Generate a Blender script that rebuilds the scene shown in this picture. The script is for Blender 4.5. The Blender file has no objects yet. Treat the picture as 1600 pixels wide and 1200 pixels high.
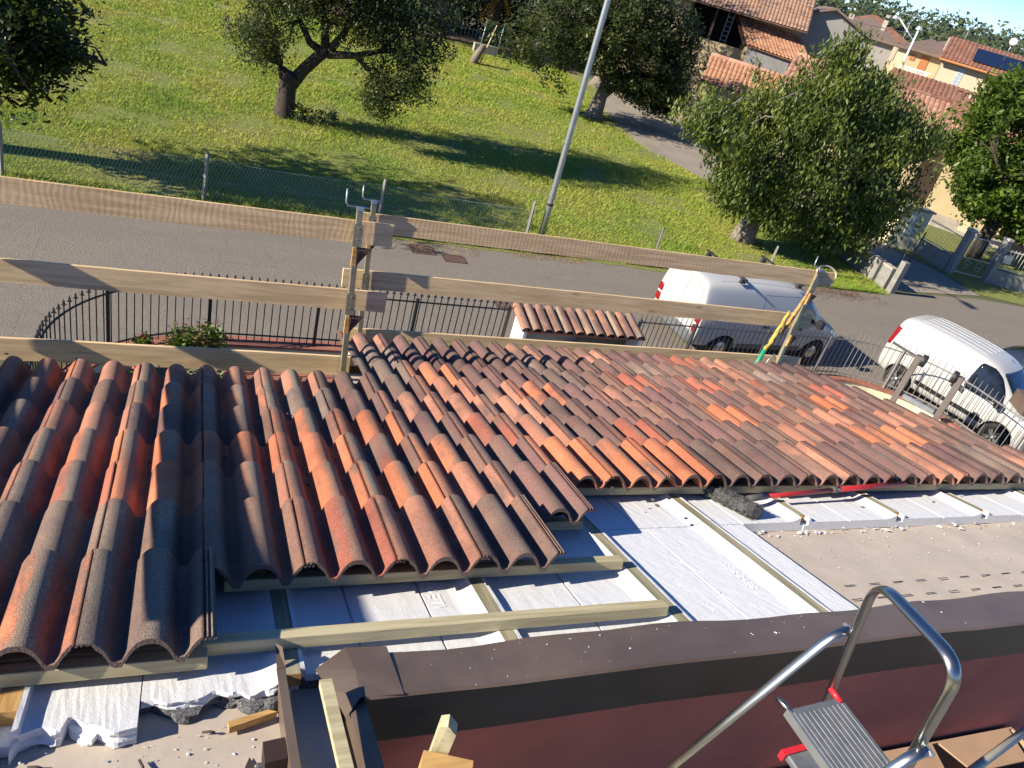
import bpy, bmesh, math, random
import numpy as np
from mathutils import Vector, Matrix
from mathutils.bvhtree import BVHTree
from mathutils import noise as mnoise

# ------------------------------------------------------------------ camera, sky, sun
scene = bpy.context.scene
COL = scene.collection
CAM_H = 7.0
cam_d = bpy.data.cameras.new('camera')
cam = bpy.data.objects.new('camera', cam_d)
COL.objects.link(cam)
rows = [Vector((0.92113, -0.30068, 0.24650)), Vector((0.04250, -0.55264, -0.83234)), Vector((0.38657, 0.77714, -0.49705))]
ax = rows[0].normalized()
fw = rows[2].normalized()
ay = -(fw.cross(ax)).normalized()
ax = (ay.cross(-fw)).normalized()
m = Matrix.Identity(4)
for i in range(3):
    m[i][0], m[i][1], m[i][2] = ax[i], ay[i], -fw[i]
m[2][3] = CAM_H
cam.matrix_world = m
cam_d.sensor_width = 36.0
cam_d.lens = 36.0 * 1208.1 / 1600.0
cam_d.clip_start = 0.05
cam_d.clip_end = 3000
scene.camera = cam

SUN_AZ, SUN_EL = math.radians(1.0), math.radians(28.0)      # direction the light travels to
ld = Vector((math.cos(SUN_AZ) * math.cos(SUN_EL), math.sin(SUN_AZ) * math.cos(SUN_EL), -math.sin(SUN_EL)))
world = bpy.data.worlds.new('World')
scene.world = world
world.use_nodes = True
wn = world.node_tree
sky = wn.nodes.new('ShaderNodeTexSky')
sky.sky_type = 'NISHITA'
sky.sun_disc = False
sky.sun_elevation = SUN_EL
sky.sun_rotation = math.atan2(-ld.x, -ld.y)
sky.air_density = 0.8
sky.dust_density = 0.0
sky.altitude = 2500
sky.ozone_density = 3.0
bg = wn.nodes['Background']
bg.inputs['Strength'].default_value = 0.10
hs = wn.nodes.new('ShaderNodeHueSaturation')
hs.inputs['Saturation'].default_value = 1.2
hs.inputs['Hue'].default_value = 0.508
wn.links.new(sky.outputs[0], hs.inputs['Color'])
wn.links.new(hs.outputs[0], bg.inputs[0])
sd = bpy.data.lights.new('sun', 'SUN')
sd.energy = 5.0
sd.angle = math.radians(0.53)
sd.color = (1.0, 0.90, 0.745)
so = bpy.data.objects.new('sun', sd)
so.rotation_euler = ld.to_track_quat('-Z', 'Y').to_euler()
so.location = (-20, 0, 30)
COL.objects.link(so)
vs = scene.view_settings
vs.view_transform = 'Standard'
vs.look = 'None'
vs.exposure = 0.95
vs.gamma = 1.0

R = random.Random(7)

# ------------------------------------------------------------------ materials
def srgb(h):
    h = h.lstrip('#')
    v = [int(h[i:i + 2], 16) / 255 for i in (0, 2, 4)]
    return tuple(((c / 12.92) if c <= .04045 else ((c + .055) / 1.055) ** 2.4) for c in v)

def N(nt, t, **k):
    n = nt.nodes.new(t)
    for a, b in k.items():
        if a in n.inputs:
            n.inputs[a].default_value = b
        else:
            setattr(n, a, b)
    return n

def ramp(nt, src, stops):
    r = nt.nodes.new('ShaderNodeValToRGB')
    el = r.color_ramp.elements
    while len(el) > 1:
        el.remove(el[-1])
    for i, (p, c) in enumerate(stops):
        e = el[0] if i == 0 else el.new(p)
        e.position = p
        e.color = (c[0], c[1], c[2], 1) if hasattr(c, '__len__') else (c, c, c, 1)
    nt.links.new(src, r.inputs[0])
    return r.outputs[0]

def mixc(nt, fac, a, b, mode='MIX'):
    n = nt.nodes.new('ShaderNodeMix')
    n.data_type = 'RGBA'
    n.blend_type = mode
    for s, v in ((n.inputs[0], fac), (n.inputs[6], a), (n.inputs[7], b)):
        if isinstance(v, bpy.types.NodeSocket):
            nt.links.new(v, s)
        elif hasattr(v, '__len__'):
            s.default_value = (v[0], v[1], v[2], 1)
        else:
            s.default_value = v
    return n.outputs[2]

def newmat(name):
    mt = bpy.data.materials.new(name)
    mt.use_nodes = True
    nt = mt.node_tree
    return mt, nt, nt.nodes['Principled BSDF']

def coords(nt, scale=(1, 1, 1), kind='Object', rnd=0.0):
    tc = nt.nodes.new('ShaderNodeTexCoord')
    mp = nt.nodes.new('ShaderNodeMapping')
    mp.inputs['Scale'].default_value = scale
    nt.links.new(tc.outputs[kind], mp.inputs[0])
    if rnd:
        oi = nt.nodes.new('ShaderNodeObjectInfo')
        mu = nt.nodes.new('ShaderNodeMath')
        mu.operation = 'MULTIPLY'
        mu.inputs[1].default_value = rnd
        nt.links.new(oi.outputs['Random'], mu.inputs[0])
        nt.links.new(mu.outputs[0], mp.inputs['Location'])
    return mp.outputs[0]

def noise(nt, vec, scale, detail=4, rough=.55, dist=0):
    n = N(nt, 'ShaderNodeTexNoise', Scale=scale, Detail=detail, Roughness=rough, Distortion=dist)
    nt.links.new(vec, n.inputs['Vector'])
    return n.outputs['Fac']

def bump(nt, bs, h, strength=.3, dist=.01):
    b = N(nt, 'ShaderNodeBump', Strength=strength, Distance=dist)
    nt.links.new(h, b.inputs['Height'])
    nt.links.new(b.outputs[0], bs.inputs['Normal'])

def plain(name, col, rough=.6, metal=0.0, var=.12, scale=8, bmp=.0, bscale=60, coord='Object', spec=None, dirt=None, dirt_amt=.4):
    mt, nt, bs = newmat(name)
    v = coords(nt, kind=coord)
    f = noise(nt, v, scale, 5, .6)
    lo = [c * (1 - var) for c in col]
    hi = [min(1, c * (1 + var)) for c in col]
    c = ramp(nt, f, [(.3, lo), (.7, hi)])
    if dirt:
        d = ramp(nt, noise(nt, v, scale * .35, 6, .65, .4), [(.48, 0), (.75, dirt_amt)])
        c = mixc(nt, d, c, dirt)
    nt.links.new(c, bs.inputs['Base Color'])
    bs.inputs['Roughness'].default_value = rough
    bs.inputs['Metallic'].default_value = metal
    if spec is not None:
        bs.inputs['Specular IOR Level'].default_value = spec
    if bmp:
        bump(nt, bs, noise(nt, v, bscale, 4, .6), bmp, .005)
    return mt

MAT = {}
def tile_material():
    mt, nt, bs = newmat('concrete_tile')
    oi = nt.nodes.new('ShaderNodeObjectInfo')
    v = coords(nt, (1, 1, 1), rnd=37.0)
    vl = coords(nt, (1, .28, 1), rnd=37.0)
    big = noise(nt, vl, 9, 3, .55, .3)
    spk = noise(nt, v, 210, 2, .8)
    mid = noise(nt, v, 38, 4, .65)
    def math_(op, a, b_=None, c=None):
        n = nt.nodes.new('ShaderNodeMath'); n.operation = op
        for i, x in enumerate((a, b_, c)):
            if x is None: continue
            if isinstance(x, bpy.types.NodeSocket): nt.links.new(x, n.inputs[i])
            else: n.inputs[i].default_value = x
        return n.outputs[0]
    # broad second tone, different share on every tile
    sh = math_('MULTIPLY_ADD', oi.outputs['Random'], .30, -.14)
    f1 = ramp(nt, math_('MULTIPLY_ADD', mid, .22, math_('ADD', big, sh)), [(.58, 0), (.76, .85)])
    dark = mixc(nt, noise(nt, vl, 5, 2), (.150, .110, .092), (.135, .080, .068))
    c = mixc(nt, f1, oi.outputs['Color'], dark)
    # weathered dusty streak along the crest of each roll, the amount kept in the colour's alpha
    tc = nt.nodes.new('ShaderNodeTexCoord')
    sx = nt.nodes.new('ShaderNodeSeparateXYZ'); nt.links.new(tc.outputs['Object'], sx.inputs[0])
    ph = math_('FRACT', math_('ADD', math_('DIVIDE', sx.outputs[0], .15), 8.0))
    dist = math_('ABSOLUTE', math_('SUBTRACT', ph, .57))
    band = math_('SUBTRACT', .21, dist)
    band = math_('ADD', math_('MULTIPLY', band, 3.2), math_('MULTIPLY', math_('SUBTRACT', mid, .5), .9))
    band = math_('ADD', band, math_('MULTIPLY', math_('SUBTRACT', spk, .5), .9))
    al = math_('MULTIPLY', ramp(nt, band, [(.0, 0), (.35, 1)]), oi.outputs['Alpha'])
    al = math_('MULTIPLY', al, ramp(nt, big, [(.3, .35), (.55, 1)]))
    c = mixc(nt, al, c, (.245, .205, .158))
    sp = ramp(nt, spk, [(.25, .5), (.5, 1.0), (.78, 1.6)])
    c = mixc(nt, 1.0, c, sp, 'MULTIPLY')
    gp = nt.nodes.new('ShaderNodeNewGeometry')
    wide = noise(nt, gp.outputs['Position'], 1.7, 5, .65, .5)
    c = mixc(nt, 1.0, c, ramp(nt, wide, [(.32, (.66, .68, .72)), (.5, (1, 1, 1)), (.7, (1.3, 1.24, 1.15))]), 'MULTIPLY')
    lich = ramp(nt, noise(nt, v, 55, 5, .75), [(.66, 0), (.74, .5)])
    c = mixc(nt, lich, c, (.17, .145, .115))
    nt.links.new(c, bs.inputs['Base Color'])
    bs.inputs['Roughness'].default_value = .85
    bs.inputs['Specular IOR Level'].default_value = .25
    bump(nt, bs, spk, .7, .004)
    return mt
MAT['tile'] = tile_material()
MAT['tile_end'] = plain('tile_cut_edge', (.12, .085, .07), .95, var=.45, scale=160, bmp=.9, bscale=140)

def wood_material(name, col, dark, saw=0.0, knots=True, rough=.75):
    mt, nt, bs = newmat(name)
    v = coords(nt, (.6, 9, 9), rnd=21.0)
    g = noise(nt, v, 3.2, 6, .6, .6)
    g2 = noise(nt, v, 14, 3, .6)
    c = ramp(nt, g, [(.26, [x * .88 for x in dark]), (.42, dark), (.56, col), (.8, [min(1, x * 1.16) for x in col])])
    st = noise(nt, coords(nt, (1.1, 2.0, 2.0), rnd=9.0), 2.2, 4, .6)
    c = mixc(nt, ramp(nt, st, [(.60, 0), (.76, .3)]), c, [x * .7 for x in dark])
    c = mixc(nt, ramp(nt, g2, [(.35, .35), (.6, 0)]), c, dark)
    if knots:
        vk = mixc(nt, .05, coords(nt, (1.0, 3.2, 3.2), rnd=21.0), N(nt, 'ShaderNodeTexNoise', Scale=14.0).outputs['Color'])
        vo = N(nt, 'ShaderNodeTexVoronoi', Scale=1.9)
        nt.links.new(vk, vo.inputs['Vector'])
        k = ramp(nt, vo.outputs['Distance'], [(.03, .85), (.06, .4), (.11, 0)])
        c = mixc(nt, k, c, [x * .40 for x in dark])
    vw = coords(nt, (1, 1, 1), rnd=5.0)
    w = N(nt, 'ShaderNodeTexWave', Scale=9.0, Distortion=7.5, Detail=2.0)
    w.inputs['Detail Scale'].default_value = .7
    nt.links.new(vw, w.inputs['Vector'])
    if saw:
        c = mixc(nt, ramp(nt, w.outputs['Fac'], [(.15, saw), (.6, 0)]), c, [x * .75 for x in dark])
        bump(nt, bs, w.outputs['Fac'], .12, .003)
    else:
        bump(nt, bs, g2, .3, .002)
    nt.links.new(c, bs.inputs['Base Color'])
    bs.inputs['Roughness'].default_value = rough
    bs.inputs['Specular IOR Level'].default_value = .25
    return mt
MAT['board'] = wood_material('sawn_board', (.76, .56, .315), (.60, .42, .225))
MAT['board_saw'] = wood_material('saw_marked_board', (.74, .53, .295), (.58, .39, .205), saw=.10)
MAT['batten'] = wood_material('treated_batten', (.50, .44, .27), (.36, .31, .18), knots=False)
MAT['counter'] = wood_material('green_batten', (.34, .31, .20), (.22, .20, .125), knots=False)
MAT['orange_wood'] = wood_material('orange_wood', (.52, .32, .12), (.36, .20, .07))

def eps_material():
    mt, nt, bs = newmat('foam')
    v = coords(nt)
    a = noise(nt, v, 70, 5, .7)
    b_ = noise(nt, v, 7, 4, .6)
    vo = N(nt, 'ShaderNodeTexVoronoi', Scale=150.0)
    nt.links.new(v, vo.inputs['Vector'])
    c = ramp(nt, a, [(.25, (.56, .57, .58)), (.6, (.66, .67, .68))])
    c = mixc(nt, ramp(nt, b_, [(.55, 0), (.75, .35)]), c, (.56, .56, .54))
    nt.links.new(c, bs.inputs['Base Color'])
    bs.inputs['Roughness'].default_value = .7
    ad = nt.nodes.new('ShaderNodeMath'); ad.operation = 'ADD'
    nt.links.new(a, ad.inputs[0]); nt.links.new(vo.outputs['Distance'], ad.inputs[1])
    bump(nt, bs, ad.outputs[0], .16, .003)
    return mt
MAT['eps'] = eps_material()
MAT['eps_grey'] = plain('graphite_foam', (.10, .10, .105), .9, var=.9, scale=190, bmp=1.0, bscale=120)
MAT['felt'] = plain('roof_felt', (.46, .39, .315), .88, var=.10, scale=5, bmp=.5, bscale=9, dirt=(.36, .30, .24), dirt_amt=.5)
MAT['flash'] = plain('brown_flashing', (.108, .076, .057), .45, var=.25, scale=3, bmp=.06, bscale=14, dirt=(.18, .14, .105), dirt_amt=.65, spec=.5)
MAT['flash_in'] = plain('dark_flashing', (.052, .038, .030), .5, var=.3, scale=4, dirt=(.07, .06, .055), dirt_amt=.4)  # darker flashing; on the coping fascia its colour stands in for shade
MAT['redwall'] = plain('red_render', (.42, .125, .09), .9, var=.10, scale=4, bmp=.5, bscale=130, dirt=(.27, .095, .078))
MAT['plaster'] = plain('cream_plaster', (.66, .60, .40), .9, var=.08, scale=3, bmp=.3, bscale=60, dirt=(.46, .44, .26), dirt_amt=.55)
MAT['white_plaster'] = plain('white_plaster', (.66, .65, .62), .9, var=.06, scale=3, dirt=(.45, .43, .40), dirt_amt=.4)
MAT['grey_plaster'] = plain('grey_plaster', (.24, .235, .22), .9, var=.12, scale=3, dirt=(.16, .155, .15))
MAT['yellow_wall'] = plain('yellow_wall', (.43, .345, .20), .9, var=.06, scale=1.5, dirt=(.38, .30, .16), dirt_amt=.35)
MAT['peach_wall'] = plain('peach_wall', (.56, .44, .30), .9, var=.05, scale=1.2, dirt=(.44, .35, .25), dirt_amt=.3)
MAT['grey_wall'] = plain('grey_wall', (.27, .26, .245), .9, var=.06, scale=1.2, dirt=(.22, .21, .20))
MAT['concrete'] = plain('concrete', (.24, .232, .21), .92, var=.15, scale=6, bmp=.3, bscale=50, dirt=(.13, .125, .11))
MAT['brick'] = plain('brick_coping', (.30, .115, .075), .85, var=.25, scale=7, bmp=.3, bscale=40, dirt=(.2, .11, .08))
MAT['iron'] = plain('black_iron', (.022, .022, .024), .5, var=.2, scale=20)
MAT['light_iron'] = plain('light_grey_iron', (.20, .19, .18), .5, var=.2, scale=20)
MAT['grey_iron'] = plain('grey_iron', (.085, .082, .078), .5, var=.2, scale=20)
MAT['rust'] = plain('rusty_iron', (.10, .055, .04), .85, var=.3, scale=20, bmp=.4)
MAT['galv'] = plain('galvanised', (.40, .42, .43), .42, .75, var=.12, scale=9, dirt=(.26, .27, .27))
MAT['zinc'] = plain('yellow_zinc', (.27, .245, .165), .5, .45, var=.25, scale=14, dirt=(.15, .11, .07))
MAT['chrome'] = plain('steel_tube', (.40, .39, .37), .30, 1.0, var=.08, scale=10, dirt=(.30, .29, .27), dirt_amt=.35)
MAT['rubber'] = plain('black_rubber', (.018, .018, .018), .85, var=.3, scale=30)
MAT['step'] = plain('grey_step', (.10, .11, .125), .55, var=.15, scale=30, dirt=(.25, .24, .22), dirt_amt=.5)
MAT['step_rib'] = plain('worn_rib', (.27, .27, .27), .5, var=.2, scale=30)
MAT['redplastic'] = plain('red_plastic', (.55, .02, .03), .4, var=.1)
MAT['redpaint'] = plain('red_handle', (.30, .018, .022), .4, var=.15)
MAT['white_paint'] = plain('white_car_paint', (.43, .43, .42), .28, var=.03, scale=2, spec=.5)
MAT['grey_plastic'] = plain('grey_bumper', (.11, .115, .12), .6, var=.1)
MAT['black_plastic'] = plain('black_plastic', (.02, .02, .022), .5, var=.15)
MAT['seam'] = plain('door_seam', (.13, .13, .13), .6, var=.05)
MAT['alloy'] = plain('alloy_rim', (.55, .55, .56), .3, .9, var=.1)
MAT['lampred'] = plain('tail_lamp', (.22, .008, .010), .15, var=.2, scale=40)
MAT['lampwhite'] = plain('head_lamp', (.7, .72, .74), .1, var=.1)
MAT['darkcar'] = plain('dark_blue_car_paint', (.02, .03, .055), .2, var=.05)
MAT['brown_roof'] = plain('brown_roof', (.17, .12, .095), .9, var=.2, scale=2.5, dirt=(.12, .09, .075))
MAT['wood_door'] = plain('dark_wood_door', (.035, .018, .012), .6, var=.2)
MAT['shutter'] = plain('brown_shutter', (.36, .14, .05), .7, var=.1)
MAT['dark'] = plain('dark_interior', (.02, .018, .016), .9, var=.3)
MAT['solar'] = plain('solar_cells', (.012, .018, .04), .15, var=.2)
MAT['green_plastic'] = plain('green_plastic', (.02, .26, .12), .4, var=.1)
MAT['yellow_cloth'] = plain('yellow_cloth', (.50, .35, .07), .85, var=.45, scale=24, dirt=(.04, .03, .025), dirt_amt=.9)
MAT['cream_tube'] = plain('cream_tube', (.56, .53, .42), .45, var=.1, dirt=(.33, .29, .22))
MAT['card'] = plain('cardboard', (.36, .235, .15), .85, var=.08)
MAT['chips'] = plain('wood_chips', (.34, .16, .06), .9, var=.5, scale=30)
MAT['rope'] = plain('rope', (.52, .42, .30), .9, var=.2)
MAT['bark'] = plain('bark', (.055, .040, .030), .95, var=.4, scale=10, bmp=1.0, bscale=16)
MAT['bark_grey'] = plain('grey_bark', (.20, .165, .135), .95, var=.35, scale=9, bmp=1.0, bscale=16)
MAT['flower'] = plain('red_flower', (.5, .03, .06), .6, var=.3)
MAT['stone'] = plain('pale_stone', (.40, .36, .30), .9, var=.2, scale=5, bmp=.3)
MAT['brush'] = plain('grey_bristle', (.075, .075, .072), .95, var=.5, scale=80, bmp=1.0, bscale=150)
MAT['white_enamel'] = plain('white_metal', (.75, .75, .74), .4, var=.04)
MAT['glass_block'] = plain('glass_block', (.42, .47, .52), .2, var=.15, scale=10)
MAT['meshgreen'] = plain('green_wire', (.30, .42, .37), .5, var=.1)
MAT['palegreen'] = plain('pale_green_meter', (.35, .40, .36), .5, var=.1)

def glass_mat():
    mt, nt, bs = newmat('dark_glass')
    bs.inputs['Base Color'].default_value = (.008, .010, .014, 1)
    bs.inputs['Roughness'].default_value = .06
    bs.inputs['Specular IOR Level'].default_value = .8
    v = coords(nt)
    c = ramp(nt, noise(nt, v, 3, 3), [(.4, (.006, .008, .011)), (.7, (.022, .027, .034))])
    nt.links.new(c, bs.inputs['Base Color'])
    return mt
MAT['glass'] = glass_mat()

def leaf_mat(name, col, var=.35, trans=.35):
    mt, nt, bs = newmat(name)
    g = nt.nodes.new('ShaderNodeNewGeometry')
    hi = (min(1, col[0] * (1 + var * 1.3)), min(1, col[1] * (1 + var)), col[2])
    lo = [c * (1 - var) for c in col]
    c = ramp(nt, g.outputs['Random Per Island'], [(0, lo), (.6, col), (1, hi)])
    cl = noise(nt, coords(nt), .9, 3, .6)
    c = mixc(nt, 1.0, c, ramp(nt, cl, [(.32, (.68, .72, .7)), (.5, (1, 1, 1)), (.68, (1.6, 1.35, .9))]), 'MULTIPLY')
    nt.links.new(c, bs.inputs['Base Color'])
    bs.inputs['Roughness'].default_value = .42
    bs.inputs['Specular IOR Level'].default_value = .45
    tr = nt.nodes.new('ShaderNodeBsdfTranslucent')
    tc = mixc(nt, .5, c, (col[0] * 2.2, col[1] * 2.0, col[2] * .6))
    nt.links.new(tc, tr.inputs[0])
    mx = nt.nodes.new('ShaderNodeMixShader')
    mx.inputs[0].default_value = trans
    out = nt.nodes['Material Output']
    nt.links.new(bs.outputs[0], mx.inputs[1]); nt.links.new(tr.outputs[0], mx.inputs[2])
    nt.links.new(mx.outputs[0], out.inputs[0])
    return mt
def grass_mat():
    mt, nt, bs = newmat('grass_blade')
    g = nt.nodes.new('ShaderNodeNewGeometry'); v = coords(nt)
    a = noise(nt, v, .33, 5, .62); b_ = noise(nt, v, 1.6, 4, .65)
    c = ramp(nt, a, [(.33, (.23, .36, .05)), (.47, (.34, .43, .065)), (.58, (.44, .46, .085)), (.70, (.48, .42, .13))])
    c = mixc(nt, ramp(nt, b_, [(.5, 0), (.72, .75)]), c, (.42, .41, .12))
    c = mixc(nt, ramp(nt, b_, [(.28, .7), (.42, 0)]), c, (.19, .30, .045))
    k = ramp(nt, g.outputs['Random Per Island'], [(0, .82), (.6, 1), (1, 1.1)])
    c = mixc(nt, 1.0, c, k, 'MULTIPLY')
    nt.links.new(c, bs.inputs['Base Color']); bs.inputs['Roughness'].default_value = .75; bs.inputs['Specular IOR Level'].default_value = .15
    tr = nt.nodes.new('ShaderNodeBsdfTranslucent'); nt.links.new(c, tr.inputs[0])
    mx = nt.nodes.new('ShaderNodeMixShader'); mx.inputs[0].default_value = .3
    nt.links.new(bs.outputs[0], mx.inputs[1]); nt.links.new(tr.outputs[0], mx.inputs[2]); nt.links.new(mx.outputs[0], nt.nodes['Material Output'].inputs[0])
    return mt
MAT['leaf_plum'] = leaf_mat('plum_leaf', (.062, .085, .030))
MAT['leaf_apple'] = leaf_mat('apple_leaf', (.066, .090, .034), .45)
MAT['leaf_cherry'] = leaf_mat('cherry_leaf', (.115, .160, .040), .45, .42)
MAT['leaf_lime'] = leaf_mat('lime_leaf', (.085, .145, .026), .4, .42)
MAT['leaf_dark'] = leaf_mat('dark_leaf', (.022, .034, .012))
MAT['leaf_oak'] = leaf_mat('oak_leaf', (.040, .062, .014))
MAT['leaf_photinia'] = leaf_mat('photinia_leaf', (.10, .15, .022), .45)
MAT['leaf_red'] = leaf_mat('photinia_new_leaf', (.22, .035, .03), .3)
MAT['leaf_far'] = leaf_mat('far_leaf', (.060, .085, .040), .3, .2)
MAT['grass_blade'] = grass_mat()
MAT['straw'] = leaf_mat('straw_litter', (.36, .27, .13), .4, .1)
MAT['red_litter'] = leaf_mat('fruit_litter', (.13, .05, .035), .4, .05)
MAT['dry_leaf'] = leaf_mat('dry_leaf', (.5, .36, .10), .3)

# ------------------------------------------------------------------ mesh helpers
class MB:
    def __init__(s):
        s.v = []; s.f = []; s.m = []; s.sm = []
    def add(s, vs_, fs, mi=0, smooth=False):
        o = len(s.v)
        s.v.extend([tuple(x) for x in vs_])
        for f in fs:
            s.f.append(tuple(i + o for i in f)); s.m.append(mi); s.sm.append(smooth)
        return s
    def box(s, c, size, ax=None, mi=0, taper=None, bev=0.0):
        c = Vector(c); hx, hy, hz = size[0] / 2, size[1] / 2, size[2] / 2
        X, Y, Z = ax if ax else (Vector((1, 0, 0)), Vector((0, 1, 0)), Vector((0, 0, 1)))
        tx, ty = taper if taper else (1, 1)
        if bev > 0:
            b = min(bev, hx * .9, hy * .9, hz * .9)
            loops = []
            for z, ins in ((-hz, b), (-hz + b, 0), (hz - b, 0), (hz, b)):
                lx, ly = hx - ins, hy - ins
                cx = [(lx - (b if not ins else 0), -ly), (lx, -ly + (b if not ins else 0)), (lx, ly - (b if not ins else 0)), (lx - (b if not ins else 0), ly),
                      (-lx + (b if not ins else 0), ly), (-lx, ly - (b if not ins else 0)), (-lx, -ly + (b if not ins else 0)), (-lx + (b if not ins else 0), -ly)]
                loops.append([c + X * x + Y * y + Z * z for x, y in cx])
            vs_ = [p for l in loops for p in l]
            fs = [tuple(range(7, -1, -1)), tuple(range(24, 32))]
            for k in range(3):
                for i in range(8):
                    j = (i + 1) % 8
                    fs.append((k * 8 + i, k * 8 + j, k * 8 + 8 + j, k * 8 + 8 + i))
            return s.add(vs_, fs, mi)
        p = []
        for z in (-1, 1):
            kx, ky = (1, 1) if z < 0 else (tx, ty)
            for x, y in ((-1, -1), (1, -1), (1, 1), (-1, 1)):
                p.append(c + X * (x * hx * kx) + Y * (y * hy * ky) + Z * (z * hz))
        return s.add(p, [(3, 2, 1, 0), (4, 5, 6, 7), (0, 1, 5, 4), (1, 2, 6, 5), (2, 3, 7, 6), (3, 0, 4, 7)], mi)
    def span(s, a, b, mi=0, bev=0.0):
        a, b = Vector(a), Vector(b)
        return s.box((a + b) / 2, (abs(b.x - a.x), abs(b.y - a.y), abs(b.z - a.z)), None, mi, None, bev)
    def bar(s, a, b, w, h, up=(0, 0, 1), mi=0, bev=0.0):
        a, b = Vector(a), Vector(b)
        X = (b - a).normalized(); Z = Vector(up)
        Y = Z.cross(X)
        if Y.length < 1e-5: Y = Vector((0, 1, 0)).cross(X)
        Y.normalize(); Z = X.cross(Y)
        return s.box((a + b) / 2, ((b - a).length, w, h), (X, Y, Z), mi, None, bev)
    def tube(s, pts, r, n=8, mi=0, cap=True, smooth=True, flat=1.0, up=None):
        pts = [Vector(p) for p in pts]
        rs = r if hasattr(r, '__len__') else [r] * len(pts)
        vs_ = []; prev = None
        for i, p in enumerate(pts):
            d = (pts[min(i + 1, len(pts) - 1)] - pts[max(i - 1, 0)])
            d = d.normalized() if d.length > 1e-9 else Vector((0, 0, 1))
            if prev is None:
                ref = Vector(up) if up else (Vector((0, 0, 1)) if abs(d.z) < .9 else Vector((1, 0, 0)))
                a = (ref - d * ref.dot(d)).normalized()
            else:
                a = prev - d * prev.dot(d)
                a = a.normalized() if a.length > 1e-6 else prev
            prev = a
            b = d.cross(a)
            for k in range(n):
                t = 2 * math.pi * k / n
                vs_.append(p + a * (math.cos(t) * rs[i]) + b * (math.sin(t) * rs[i] * flat))
        fs = []
        for i in range(len(pts) - 1):
            for k in range(n):
                k2 = (k + 1) % n
                fs.append((i * n + k, i * n + k2, (i + 1) * n + k2, (i + 1) * n + k))
        s.add(vs_, fs, mi, smooth)
        if cap:
            o = len(s.v) - len(vs_)
            s.f.append(tuple(o + k for k in range(n - 1, -1, -1))); s.m.append(mi); s.sm.append(False)
            o2 = o + (len(pts) - 1) * n
            s.f.append(tuple(o2 + k for k in range(n))); s.m.append(mi); s.sm.append(False)
        return s
    def lathe(s, prof, c=(0, 0, 0), axis=(0, 0, 1), n=24, mi=0, smooth=True):
        Z = Vector(axis).normalized()
        X = Z.orthogonal().normalized(); Y = Z.cross(X); c = Vector(c)
        vs_ = []
        for r, z in prof:
            for k in range(n):
                t = 2 * math.pi * k / n
                vs_.append(c + Z * z + X * (math.cos(t) * r) + Y * (math.sin(t) * r))
        fs = []
        for i in range(len(prof) - 1):
            for k in range(n):
                k2 = (k + 1) % n
                fs.append((i * n + k, i * n + k2, (i + 1) * n + k2, (i + 1) * n + k))
        return s.add(vs_, fs, mi, smooth)
    def prism(s, poly, ext, mi=0):
        poly = [Vector(p) for p in poly]; ext = Vector(ext); n = len(poly)
        fs = [tuple(range(n - 1, -1, -1)), tuple(range(n, 2 * n))]
        fs += [(i, (i + 1) % n, n + (i + 1) % n, n + i) for i in range(n)]
        return s.add(poly + [p + ext for p in poly], fs, mi)
    def grid(s, P, mi=0, smooth=False, flip=False):
        nr, nc = len(P), len(P[0])
        fs = []
        for i in range(nr - 1):
            for j in range(nc - 1):
                q = (i * nc + j, i * nc + j + 1, (i + 1) * nc + j + 1, (i + 1) * nc + j)
                fs.append(q[::-1] if flip else q)
        return s.add([p for r in P for p in r], fs, mi, smooth)
    def mesh(s, name, mats, fix=True):
        me = bpy.data.meshes.new(name)
        me.from_pydata(s.v, [], s.f)
        for mt in (mats if isinstance(mats, (list, tuple)) else [mats]):
            me.materials.append(MAT[mt] if isinstance(mt, str) else mt)
        me.polygons.foreach_set('material_index', s.m)
        me.polygons.foreach_set('use_smooth', s.sm)
        if fix:
            bm = bmesh.new(); bm.from_mesh(me)
            bmesh.ops.recalc_face_normals(bm, faces=bm.faces)
            bm.to_mesh(me); bm.free()
        me.update()
        return me
    def build(s, name, mats, parent=None, at=None, fix=True):
        """link as one object; 'at' moves the origin there without moving the shape"""
        if at is not None:
            a = Vector(at)
            s.v = [(x - a.x, y - a.y, z - a.z) for x, y, z in s.v]
        o = bpy.data.objects.new(name, s.mesh(name, mats, fix))
        COL.objects.link(o)
        if at is not None: o.location = at
        if parent is not None:
            o.parent = parent
            if at is not None: o.location = Vector(at) - parent.location
            else: o.location = -parent.location
            if parent.type == 'MESH' and parent.parent is not None:
                o.location = (Vector(at) if at is not None else Vector((0, 0, 0))) - parent.parent.location - parent.location
        return o

def tag(o, label, cat, group=None, kind=None):
    if label: o['label'] = label
    if cat: o['category'] = cat
    if group: o['group'] = group
    if kind: o['kind'] = kind
    return o

def struct(o):
    o['kind'] = 'structure'
    return o

def thing(name, label, cat, loc, group=None):
    o = bpy.data.objects.new(name, None)
    COL.objects.link(o); o.location = loc
    o.empty_display_size = .1
    return tag(o, label, cat, group)

def copy_tree(root, loc, rot=None, label=None, group=None):
    r = root.copy(); COL.objects.link(r)
    r.location = loc
    if rot is not None: r.rotation_euler = rot
    if label: r['label'] = label
    if group: r['group'] = group
    for ch in list(root.children):
        c = ch.copy(); COL.objects.link(c); c.parent = r
        for g in list(ch.children):
            d = g.copy(); COL.objects.link(d); d.parent = c
    return r

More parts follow.
